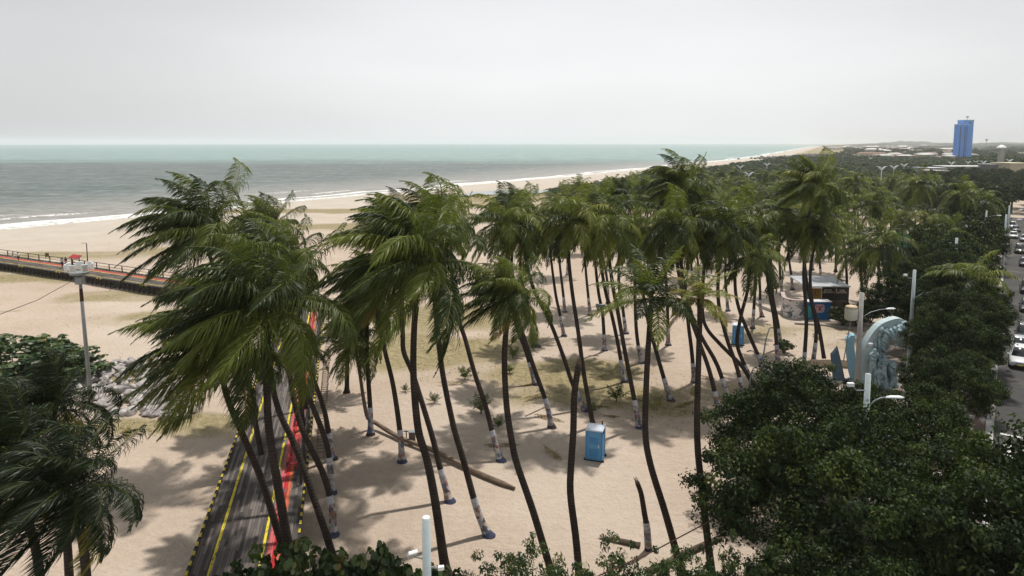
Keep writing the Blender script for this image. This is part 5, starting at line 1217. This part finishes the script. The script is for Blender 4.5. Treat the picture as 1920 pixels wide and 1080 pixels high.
obj('wall', wallstrip(mwp - b0, N2, .22, 0, 2.3), mu.m, r); obj('coping', wallstrip(mwp - b0, N2, .5, 2.302, 2.38), simple('pinkish_coping', (.42, .33, .30), .8), r)
# blue wall
def camface(mb, x0, x1, y0, y1, Y, d):  # box facing the camera, from photo corners at depth Y
    a = px(x0, y1, Y); b = px(x1, y0, Y); mb.box(((a.x + b.x) / 2, Y + d / 2, (a.z + b.z) / 2), (abs(b.x - a.x), d, abs(b.z - a.z))); return a, b
g = at(1535, 599); r = empty('kiosk', (g.x, g.y, 0), 'beach kiosk with flat white roof, yellow side and blue counter wall', 'kiosk'); gY = g.y
def kp(name, f, mat, **k):
    mb = MB(); f(mb); mb.v = [v - np.array([g.x, g.y, 0]) for v in mb.v]; return obj(name, mb, mat, r, **k)
bw_ = kp('blue_wall', lambda m_: m_.box(((px(1512, 599, gY).x + px(1557, 599, gY).x) / 2, gY + .15, 1.12), (2.95, .22, 2.24)), simple('blue_wall', (.015, .13, .36), .7, .2, var=.15))
kp('wall_coping', lambda m_: m_.box((px(1535, 570, gY).x, gY + .35, 2.3), (3.05, 1.3, .1)), simple('pale_counter', (.55, .56, .58), .6))
kp('teal_panel', lambda m_: m_.box((px(1516, 590, gY).x, gY + .02, .95), (.62, .05, 1.5)), simple('teal', (.03, .30, .30), .7))
# emblem: pink rounded sign with a white band and dark marks
ex, ez = px(1537, 576, gY).x, 1.40
def emb(m_):
    pts = [(math.copysign(abs(math.cos(a)) ** .6, math.cos(a)) * .62, math.copysign(abs(math.sin(a)) ** .6, math.sin(a)) * .55) for a in np.linspace(0, 2 * math.pi, 24, endpoint=False)]
    V = [(ex + p + .06 * q_, gY + .03, ez + q_) for p, q_ in pts]; V += [(a, gY - .0, c_) for a, b_, c_ in V]; n = 24
    m_.add(V, [tuple(range(n, 2 * n)), tuple(range(n))[::-1]] + [(i, (i + 1) % n, n + (i + 1) % n, n + i) for i in range(n)])
em = kp('emblem', emb, simple('pink_sign', (.55, .36, .40), .6, var=.05))
def marks(m_):
    for k, (dx, dz, wd, hh) in enumerate([(-.42, .22, .07, .2), (-.3, .3, .15, .05), (-.3, .18, .12, .05), (-.1, .22, .07, .22), (.02, .30, .12, .05), (.16, .22, .07, .22), (.28, .22, .07, .22), (.36, .30, .1, .05), (-.3, -.2, .28, .05), (.05, -.25, .07, .2), (.2, -.2, .22, .05), (.3, -.3, .16, .05)]): m_.box((ex + dx, gY - .012, ez + dz), (wd, .02, hh))
kp('emblem_lettering', marks, simple('crimson', (.32, .05, .10), .6))
kp('emblem_figure', lambda m_: m_.tube([(ex - .05, gY - .02, ez - .22), (ex + .02, gY - .02, ez), (ex - .08, gY - .02, ez + .12)], [.03, .12, .06], 8), wire)
Yk = gY + 3.2
def kw(m_): camface(m_, 1511, 1541, 541, 575, Yk, .15)
kp('yellow_wall', kw, simple('ochre_wall', (.36, .20, .03), .7, var=.15))
kp('green_panel', lambda m_: camface(m_, 1509, 1519, 541, 560, Yk - .05, .1), simple('green_panel', (.10, .33, .22), .7))
def ring(m_):
    c_ = px(1529, 549, Yk - .05); P_ = [(c_.x + .42 * math.cos(a), c_.y, c_.z + .42 * math.sin(a)) for a in np.linspace(0, 2 * math.pi, 20)]; m_.tube(P_, .035, 5); m_.tube([(c_.x - .2, c_.y, c_.z), (c_.x + .2, c_.y, c_.z)], .05, 5); m_.tube([(c_.x, c_.y, c_.z - .25), (c_.x, c_.y, c_.z + .25)], .06, 5)
kp('round_emblem', ring, simple('dark_gold', (.12, .07, .02), .7))
kp('back_wall', lambda m_: camface(m_, 1541, 1592, 538, 572, Yk + 3.2, .2), simple('dark_interior', (.05, .048, .045), .9))
kp('counter', lambda m_: camface(m_, 1543, 1590, 566, 575, Yk + .3, .8), simple('counter_wood', (.10, .07, .05), .8))
kp('shelf', lambda m_: (camface(m_, 1546, 1588, 548, 550, Yk + 2.6, .5), camface(m_, 1548, 1560, 543, 548, Yk + 2.6, .3), camface(m_, 1566, 1570, 542, 548, Yk + 2.6, .3), camface(m_, 1574, 1584, 544, 548, Yk + 2.6, .3)), simple('stock', (.35, .30, .26), .7, var=.5, scale=4))
for xx in (1511, 1543, 1566, 1591): kp('post', lambda m_, xx=xx: (lambda b_: m_.box((b_.x, Yk - .12, b_.z / 2), (.12, .12, b_.z)))(px(xx, 539, Yk - .1)), wood2)
rt = px(1510, 538, Yk - .6); rt2 = px(1594, 538, Yk - .6)
rf = Mat('corrugated_roof', .45, .5); wv_ = rf.n('ShaderNodeTexWave'); wv_.inputs['Scale'].default_value = 2.2; rf.l(rf.coord(), wv_.inputs[0]); rf.base(rf.ramp(rf.noise(1.2, 4, .6, rf.coord()), [(.3, (.34, .36, .38)), (.7, (.52, .54, .56))])); rf.bump(wv_.outputs[1], .6, .05)
kp('roof', lambda m_: m_.box(((rt.x + rt2.x) / 2, Yk + 1.9, rt.z + .22), (rt2.x - rt.x, 5.4, .12), rx=.06), rf.m)
mb = MB(); q = px(1560, 524, Yk + 6); mb.box((q.x, q.y, q.z), (2.6, 2.4, .1)); r2 = empty('sunshade', (q.x, q.y, 0), 'small brown flat sunshade behind the kiosk roof', 'sunshade'); mb.v = [v - np.array([q.x, q.y, 0]) for v in mb.v]; obj('canopy', mb, simple('brown_canopy', (.10, .055, .04), .8), r2); mb = MB(); mb.tube([(0, 0, 0), (0, 0, q.z)], .06, 6); obj('post', mb, wood2, r2)

# ---------------- wave monument ----------------
MY = 60.0
mcol = Mat('weathered_teal_stone', .75, .25); co = mcol.coord(); mcol.base(mcol.ramp(mcol.mix(.5, mcol.noise(1.1, 5, .65, co), mcol.noise(4, 5, .7, co)), [(.36, (.06, .12, .14)), (.46, (.22, .33, .37)), (.58, (.46, .57, .61))])); mcol.bump(mcol.noise(3.5, 6, .7, co), .8, .18); mcol = mcol.m
msm = simple('smooth_teal', (.43, .53, .55), .7, .3, var=.12, scale=1)
mc = px(1650, 716, MY); r = empty('wave_monument', (mc.x, MY, 0), 'pale teal curling wave sculpture with carved figures in front of the dark trees', 'monument')
def mp(x, y, dy=0): q = px(x, y, MY + dy); return (q.x - mc.x, q.y - MY, q.z)
outer = [(1617, 745), (1617, 706), (1617, 680), (1619, 662), (1626, 642), (1637, 624), (1651, 609), (1668, 601), (1685, 597), (1697, 601), (1706, 610)]
inner = [(1684, 745), (1682, 714), (1674, 694), (1663, 672), (1659, 655), (1660, 642), (1666, 632), (1676, 626), (1686, 622), (1696, 618), (1705, 614)]
ot = smoothpath([mp(*p) for p in outer], 26); inn = smoothpath([mp(*p) for p in inner], 26)
mb = MB(); th = .85; n = 26
V = np.concatenate([ot, inn, inn + [0, th, 0], ot + [0, th, 0]]); F = []
for i in range(n - 1):
    for j in range(4): F.append((j * n + i, ((j + 1) % 4) * n + i, ((j + 1) % 4) * n + i + 1, j * n + i + 1))
F += [(0, 3 * n, 2 * n, n), (n - 1, 2 * n - 1, 3 * n - 1, 4 * n - 1)]; mb.add(V, F); obj('wave_body', mb, msm, r)
mb = MB(); rs = random.Random(12)   # carved foam on the inner face and crest
for k in range(110):
    t = k / 110; i = int(t * (n - 2)); a = ot[i] * .36 + inn[i] * .64; j = rs.uniform(-.55, .5)
    q = a + (inn[i] - ot[i]) * j * .62 + np.array([0, rs.uniform(-.30, .1), 0]); d = (inn[i + 1] - inn[i]); d = d / np.linalg.norm(d); s_ = rs.uniform(.2, .5)
    w_ = np.array([rs.gauss(0, .25), rs.gauss(0, .15), rs.gauss(0, .25)])
    mb.tube([q - d * s_, q + w_ * .6, q + d * s_ * .9 + w_], [.06, rs.uniform(.12, .26), .04], 7)
for k in range(16):
    i = n - 12 + int(k * .75); i = min(i, n - 2); q = ot[i] * .45 + inn[i] * .55; d = np.array([.8, 0, -.45 - .3 * rs.random()])
    mb.tube([q + [0, -.2, .1], q + d * .35 + [0, -.35, .05], q + d * rs.uniform(.5, .95) + [0, -.3, -.15]], [.2, .17, .03], 7)
obj('carved_foam', mb, mcol, r, True)
# lower rock mass
mb = MB()
for k in range(14):
    q = np.array(mp(1648 + rs.uniform(0, 26), 745 - rs.uniform(0, 62) * (1 - k / 20), rs.uniform(-.6, .8))); 
    if q[0] > mp(1684, 700)[0] - .2 and q[2] > mp(0, 690)[2]: q[0] -= .9
    mb.tube([q - [0, 0, .7], q, q + [rs.uniform(-.2, .2), 0, .7]], [.3, .48, .12], 8)
obj('carved_rock', mb, mcol, r, True)
# horse under the crest
H_ = [mp(1672, 622, -.3), mp(1682, 622, -.55), mp(1689, 624, -.7), mp(1695, 629, -.7), mp(1699, 634, -.7), mp(1684, 616, -.6), mp(1676, 634, -.5), mp(1681, 644, -.6), mp(1678, 650, -.6), mp(1690, 638, -.5), mp(1686, 648, -.5), mp(1690, 653, -.6)]
skinfig('horse_figure', H_, [(0, 1), (1, 2), (2, 3), (3, 4), (2, 5), (0, 6), (6, 7), (7, 8), (1, 9), (9, 10), (10, 11)], [.42, .36, .28, .2, .13, .06, .2, .12, .1, .17, .1, .09], mcol, r)
def carved(x, y, sc, arms):
    b_ = mp(x, y, -.75); P_ = [(0, 0, 0), (0, 0, .35), (.02, -.05, .7), (.03, -.08, .92), (.04, -.1, 1.12), (-.28, -.1, .66), (-.42 + arms, -.2, .36), (-.1 + arms, -.42, .35), (.30, -.08, .68), (.46, -.12, .38), (.42 - arms, -.32, .2), (.14, -.05, -.5), (.2, -.1, -1.0), (-.14, -.02, -.5), (-.2, .02, -1.0)]
    P_ = [tuple(np.array(p) * sc * 1.25 + np.array(b_)) for p in P_]
    skinfig('carved_figure', P_, [(0, 1), (1, 2), (2, 3), (3, 4), (2, 5), (5, 6), (6, 7), (2, 8), (8, 9), (9, 10), (0, 11), (11, 12), (0, 13), (13, 14)], [v * sc * 1.25 for v in (.26, .22, .22, .09, .17, .11, .09, .07, .11, .09, .07, .16, .12, .16, .12)], mcol, r)
carved(1637, 680, .95, .1); carved(1656, 692, .95, -.1); carved(1676, 704, .85, .05); carved(1645, 706, .7, .2)
def slab(name, pts, Y, d, mat, label, shift=0):
    W = [px(x, y, Y) for x, y in pts]; b_ = W[-1]; r_ = empty(name, (b_.x, Y, 0), label, 'monument'); n = len(W)
    V = [(q.x - b_.x, 0, q.z) for q in W] + [(q.x - b_.x + shift, d, q.z) for q in W]
    mb = MB(); mb.add(V, [tuple(range(n)), tuple(range(n, 2 * n))[::-1]] + [(i, n + i, n + (i + 1) % n, (i + 1) % n) for i in range(n)]); obj('slab', mb, mat, r_, bevel=.04)
    mb = MB(); mb.box((( max(q.x for q in W) + min(q.x for q in W)) / 2 - b_.x, d / 2, .1), (1.9, d + .6, .25)); obj('footing', mb, curb, r_)
slab('monument_slab', [(1558, 668), (1565, 660), (1571, 652), (1576, 672), (1583, 704), (1586, 726), (1564, 726), (1561, 700)], 61, .8, simple('slate_blue_stone', (.075, .12, .17), .7, .3, var=.2), 'short dark slate blue leaning slab left of the wave monument', .3)
slab('monument_slab', [(1587, 637), (1596, 629), (1603, 629), (1602, 650), (1604, 668), (1610, 690), (1611, 728), (1600, 728), (1592, 702), (1588, 670)], 61, .9, simple('sky_blue_stone', (.22, .40, .50), .65, .3, var=.15), 'tall light blue curved slab between the dark slab and the utility pole', .35)
# round plaza wall
pc = at(1585, 712); P = np.array([(pc.x + 4.6 * math.cos(a), pc.y + 3.8 * math.sin(a), 0) for a in np.linspace(.1, math.pi * 1.12, 30)]); T = np.gradient(P, axis=0); T /= np.linalg.norm(T, axis=1)[:, None]; N2 = np.stack([-T[:, 1], T[:, 0], T[:, 2]], 1)
tag(obj('plaza_wall', wallstrip(P, N2, .25, 0, .75), simple('sand_wall', (.42, .34, .26), .85, var=.15)), 'curved sand coloured wall around the monument plaza', 'wall')
tag(obj('plaza_curb', wallstrip(P + N2 * -.9, N2, .3, 0, .25), curb), 'outer pale curb ring of the monument plaza', 'curb')

# teal pavilion and white awnings behind the palms
q = at(1712, 476); r = empty('teal_pavilion', (q.x, q.y, 0), 'teal arched pavilion with a brick base seen through the palm trunks', 'pavilion'); tm = simple('teal_paint', (.02, .20, .19), .7, var=.2); Ys_ = 11
sc_ = q.y / FPX
mb = MB(); A_ = [(-26 * sc_ + 22 * sc_ * (1 - math.cos(a)) * .5 * 1.2, 0, 5 * sc_ + 34 * sc_ * math.sin(a)) for a in np.linspace(0, math.pi, 14)]; n = 14
mb.add(A_ + [(a, 4, c_) for a, b_, c_ in A_], [tuple(range(n)), tuple(range(n, 2 * n))[::-1]] + [(i, n + i, n + (i + 1) % n, (i + 1) % n) for i in range(n)]); obj('arch', mb, tm, r)
mb = MB(); mb.box((12 * sc_, 1.5, 9 * sc_), (34 * sc_, 3, 14 * sc_)); obj('side_wing', mb, tm, r); mb = MB(); mb.box((14 * sc_, 1.5, 20 * sc_), (30 * sc_, 3.6, .2)); obj('wing_roof', mb, simple('dark_roof', (.05, .04, .04), .8), r)
mb = MB(); mb.box((0, 1.8, .4), (64 * sc_, 5, .8)); obj('brick_base', mb, simple('brick_base', (.20, .09, .06), .85, var=.3), r)
mb = MB(); mb.box((12 * sc_, -.05, 12 * sc_), (20 * sc_, .08, 5 * sc_)); obj('window', mb, simple('pale_teal', (.06, .34, .32), .5), r)
for (a, b, wpx, lb) in ((1722, 432, 46, 'white awning behind the teal pavilion'), (1790, 418, 30, 'smaller white awning right of the first one'), (1755, 425, 24, 'white awning between the other two'), (1700, 522, 24, 'pale parasol among the trees near the monument road')):
    q = at(a, b, 3); sc_ = q.y / FPX; r = empty('awning', (q.x, q.y, 0), lb, 'awning'); W_ = wpx * sc_ / 2; mb = MB(); mb.add([(-W_, -2, 2.7), (W_, -2, 2.7), (W_, 2, 2.7), (-W_, 2, 2.7), (-W_ * .4, 0, 3.7), (W_ * .4, 0, 3.7)], [(0, 1, 5, 4), (2, 3, 4, 5), (1, 2, 5), (3, 0, 4), (3, 2, 1, 0)]); obj('canopy', mb, simple('white_canvas', (.60, .60, .58), .8, var=.1), r)
    for x_ in (-W_ * .95, W_ * .95): 
        for y_ in (-1.9, 1.9): mb = MB(); mb.tube([(x_, y_, 0), (x_, y_, 2.7)], .06, 6); obj('post', mb, wood2, r)

# ---------------- tower and town ----------------
TY = 900; tb = at(1815, 300); TY = tb.y; sc_ = TY / FPX * 1.0
r = empty('blue_tower', (tb.x, TY, 0), 'tall bright blue tower block standing above the distant trees', 'tower block'); tbm = simple('tower_blue', (.08, .27, .76), .6, .3, var=.08, scale=.05); tb2 = simple('tower_blue_side', (.11, .34, .82), .6, .3, var=.06, scale=.05); win = simple('dark_window', (.02, .03, .08), .2, .6)
def tz(y): return px(1815, y, TY).z
def tx(x): return px(x, 262, TY).x - tb.x
f0, f1, f2 = tx(1799), tx(1817), tx(1826); zt1 = tz(234); zt2 = tz(226)
mb = MB(); mb.box(((f0 + f1) / 2, 6, zt1 / 2), (f1 - f0, 12, zt1)); blk1 = obj('lower_block', mb, tbm, r); blk1.rotation_euler.z = 0
mb = MB(); mb.box(((f1 + f2) / 2 - 3.4, 8.5, zt2 / 2), (f2 - f1 + 7, 12, zt2)); mb.box((f1 - 2, 1.0, zt1 / 2), (1.4, 3.2, zt1)); obj('upper_block', mb, tb2, r)
mb = MB(); mb.box(((f0 + f1) / 2, 6, zt1 + .5), (f1 - f0 + .8, 12.8, 1)); mb.box(((f1 + f2) / 2 - 3.4, 8.5, zt2 + .5), (f2 - f1 + 7.8, 12.8, 1)); obj('parapet', mb, simple('pale_blue', (.35, .52, .75), .6), r)
for k in range(13):
    z = zt1 - 4 - k * (zt1 - 8) / 12.5
    mb = MB(); mb.box((f0 + 6.6, -.05, z), (1.7, .3, 2.0)); mb.box((f0 + 9.0, -.05, z - .2), (1.0, .3, 1.4)); obj('window', mb, win, r)
    mb = MB(); mb.box((f0 + .55, -.15, z), (1.2, .5, 2.3)); obj('balcony_opening', mb, win, r)
mb = MB(); mb.box((f2 - 4.5, 2.4, zt2 - 3), (1.8, .4, 1.8)); mb.box((f1 + .9, 2.3, zt1 * .55 + 4), (.8, .4, zt1 * .88)); obj('stair_slot', mb, win, r)
mb = MB(); mb.tube([(f2 - 5, 8, zt2), (f2 - 5, 8, zt2 + 4)], .25, 6); P_ = [(f2 - 5, 8, zt2 + 4), (f2 - 5, 8, zt2 + 4.5), (f2 - 5, 8, zt2 + 5.6), (f2 - 5, 8, zt2 + 6.2)]; mb.tube(P_, [.6, 1.7, 1.6, .4], 10); obj('roof_beacon', mb, metal, r)
mb = MB(); [mb.tube([(f0 + 9 + k * 2.2, 6, zt1), (f0 + 9 + k * 2.2, 6, zt1 + 3 + k)], .18, 5) for k in range(3)]; mb.box((f0 + 13, 8, zt1 + 1.2), (3, 3, 2.4)); obj('roof_antennas', mb, white, r)
def block(name, x0, x1, ytop, Y, dep, col, label, cat='building', nwin=0, roofc=None):
    a = px(x0, ytop, Y); b_ = px(x1, ytop, Y); h = a.z; r = empty(name, ((a.x + b_.x) / 2, Y, 0), label, cat); W_ = b_.x - a.x
    mb = MB(); mb.box((0, dep / 2, h / 2), (W_, dep, h)); obj('wall', mb, simple(name + '_wall', col, .8, .2, var=.12, scale=.15), r)
    mb = MB(); mb.box((0, dep / 2, h + .2), (W_ + .6, dep + .6, .4)); obj('roof', mb, simple(name + '_roof', roofc or tuple(min(.8, c_ * 1.3) for c_ in col), .8, var=.1), r)
    for k in range(nwin): mb = MB(); mb.box((-W_ / 2 + (k + .7) * W_ / (nwin + .4), -.06, h * .6), (W_ / nwin * .45, .2, h * .28)); obj('window', mb, win, r)
block('beige_hall', 1746, 1779, 321, 330, 10, (.42, .38, .32), 'beige flat roofed hall among the trees left below the blue tower', nwin=0)
block('long_depot', 1772, 1862, 313, 395, 14, (.30, .30, .28), 'long low building with a pale roof in front of the blue tower', nwin=9, roofc=(.62, .62, .60))
block('grey_store', 1861, 1897, 309, 385, 12, (.14, .145, .15), 'dark grey block beside the tall column', nwin=4, roofc=(.4, .4, .4))
block('sand_store', 1896, 1935, 307, 375, 16, (.42, .38, .28), 'sand coloured block at the right edge below the horizon')
block('white_villa', 1722, 1740, 274, 2000, 40, (.62, .61, .59), 'white many sided building on the far hillside left of the tower', nwin=4)
block('pale_roof_hall', 1745, 1790, 273, 1900, 50, (.35, .35, .33), 'long pale roofed hall just left of the blue tower on the skyline', roofc=(.6, .6, .58))
block('gatehouse_roof', 1738, 1776, 316, 350, 12, (.34, .33, .32), 'low pale roof with blue awning left of the long depot', roofc=(.5, .52, .55))
# viewpoint column with wing roof
c_ = px(1878, 278, 400); r = empty('tall_column', (c_.x, 400, 0), 'tall pale column with a small cap and thin wing roof at the right', 'column'); k_ = simple('column_concrete', (.34, .34, .31), .85)
mb = MB(); mb.box((0, 0, c_.z / 2), (2.3, 2.3, c_.z)); obj('shaft', mb, k_, r); mb = MB(); mb.tube([(0, 0, c_.z), (0, 0, c_.z + .5), (0, 0, c_.z + 1.4), (0, 0, c_.z + 2)], [2.2, 2.5, 1.6, .2], 12); obj('cap', mb, white, r)
mb = MB(); mb.box((-6, 0, c_.z - .2), (11, 2.5, .5)); mb.tube([(-1, 0, c_.z - 3), (-9.5, 0, c_.z - .4)], .18, 6); obj('wing_roof', mb, k_, r)
# winged white lamps
def wing(x, y, Y, label):
    t = px(x, y, Y); r = empty('winged_lamp', (t.x, Y, 0), label, 'street lamp', 'winged white lamps'); mb = MB(); mb.tube([(0, 0, 0), (0, 0, t.z)], [.3, .18], 6); obj('pole', mb, white, r)
    for s_ in (-1, 1): 
        mb = MB(); mb.tube([(0, 0, t.z - .3), (s_ * .7, 0, t.z + .6), (s_ * 1.5, 0, t.z + 1.3), (s_ * 2.5, 0, t.z + 1.4)], [.22, .42, .25, .06], 6); obj('wing', mb, white, r)
wl = ['small winged white lamp rising out of the dark forest', 'winged white lamp beyond the palms near the town']
for i, (x, y, Y) in enumerate([(1388, 315, 420), (1404, 329, 300), (1438, 310, 460), (1632, 298, 700), (1653, 318, 300), (1676, 316, 330), (1695, 312, 380), (1784, 308, 420), (1844, 306, 430), (1893, 303, 440), (1815, 306, 520), (1830, 305, 560)]):
    wing(x, y, Y, wl[0 if i < 3 else 1])
# houses of the far town
wcol = [(.58, .57, .55), (.42, .40, .37), (.36, .30, .25), (.50, .48, .44)]; rcol = [(.45, .45, .44), (.22, .13, .10), (.60, .60, .59), (.30, .29, .28)]
HP = []
for i in range(4):
    r = empty('town_house', (0, 0, 0), 'house', 'house'); mb = MB(); L_ = 14 + 5 * i; D_ = 10 + i; h = 5 + 1.6 * (i % 3); mb.box((0, 0, h / 2), (L_, D_, h)); obj('wall', mb, simple('house_wall', wcol[i], .85, var=.1, scale=.2), r)
    mb = MB(); mb.add([(-L_ / 2 - .6, -D_ / 2 - .6, h), (L_ / 2 + .6, -D_ / 2 - .6, h), (L_ / 2 + .6, D_ / 2 + .6, h), (-L_ / 2 - .6, D_ / 2 + .6, h), (-L_ / 2 * .7, 0, h + 1.6), (L_ / 2 * .7, 0, h + 1.6)], [(0, 1, 5, 4), (2, 3, 4, 5), (1, 2, 5), (3, 0, 4)]); obj('roof', mb, simple('house_roof', rcol[i], .8, var=.15, scale=.2), r)
    for k in range(3): mb = MB(); mb.box((-L_ / 2 + (k + .7) * L_ / 3.4, -D_ / 2 - .05, h * .55), (1.8, .3, 1.8)); obj('window', mb, win, r)
    HP.append(r)
rh = random.Random(31); nh = 0; uh = set()
while nh < 150:
    Y = 880 + 2300 * rh.random() ** 1.3; xx = rh.uniform(1530, 1795); 
    if xx < 1600 and Y < 1500: continue
    if rh.random() < .5: xx = rh.uniform(1600, 1760)
    X = (xx - 960) / FPX * Y * 1.02; i = nh % 4; r = HP[i] if i not in uh else copy_tree(HP[i]); uh.add(i); r.location = (X, Y, 0 if Y < 1800 else 2); r.rotation_euler.z = rh.uniform(-.6, .6); s_ = rh.uniform(.6, 1.25); r.scale = (s_, s_, s_)
    r['label'] = ['pale house of the far town below the hills', 'grey walled house of the far town below the hills', 'brown walled house of the far town below the hills', 'long cream house of the far town below the hills'][i]; r['group'] = ['pale town houses', 'grey town houses', 'brown town houses', 'cream town houses'][i]; nh += 1
# water tower on the skyline
c_ = px(1850, 262, 2600); r = empty('water_tower', (c_.x, 2600, 0), 'faint round water tower on the skyline right of the blue tower', 'water tower'); mb = MB(); mb.tube([(0, 0, 0), (0, 0, c_.z)], 1.2, 8); obj('stem', mb, k_, r); mb = MB(); mb.tube([(0, 0, c_.z - 4), (0, 0, c_.z - 2), (0, 0, c_.z + 2), (0, 0, c_.z + 4)], [1, 5, 5, 1], 12); obj('tank', mb, k_, r)

# fallen dry fronds on the sand
fm_ = [crown_mesh('dry_frond', 300 + i, 2.6, 1, 30, .05, .12, .05, .5, .1, 0, elo=.02, ehi=.03, nr=6, t0=.93, t1=.99) for i in range(3)]
for i, (x, y) in enumerate([(1100, 762), (1235, 772), (1020, 742), (1180, 745), (1300, 742), (870, 720), (1450, 700), (1265, 765), (1345, 712), (1130, 700), (905, 838), (1056, 868), (620, 690), (1000, 780), (1540, 640), (1010, 722), (240, 800), (330, 640), (1165, 783), (1230, 742)]):
    q = at(x, y); o = link('dry_frond', fm_[i % 3], None, (q.x, q.y, ground_z(q.x, q.y) + .12), i * 1.9); tag(o, 'dry brown palm frond fallen on the sand', 'palm frond', 'fallen dry fronds')

# ---------------- haze: even air from below the sea to above the tower ----------------
mb = MB(); mb.box((2500, 7850, 38), (24000, 16000, 92))
hz = bpy.data.materials.new('haze_air'); hz.use_nodes = True; ntz = hz.node_tree; ntz.nodes.clear()
ho = ntz.nodes.new('ShaderNodeOutputMaterial'); pvn = ntz.nodes.new('ShaderNodeVolumePrincipled'); pvn.inputs['Color'].default_value = (.93, .95, .97, 1); pvn.inputs['Density'].default_value = .00011; pvn.inputs['Anisotropy'].default_value = .15
ntz.links.new(pvn.outputs[0], ho.inputs['Volume'])
V, F, _ = mb.arr(); o = link('haze', mesh_from('haze', V, F, hz)); tag(o, 'pale sea haze over the bay and town', 'haze', kind='stuff')
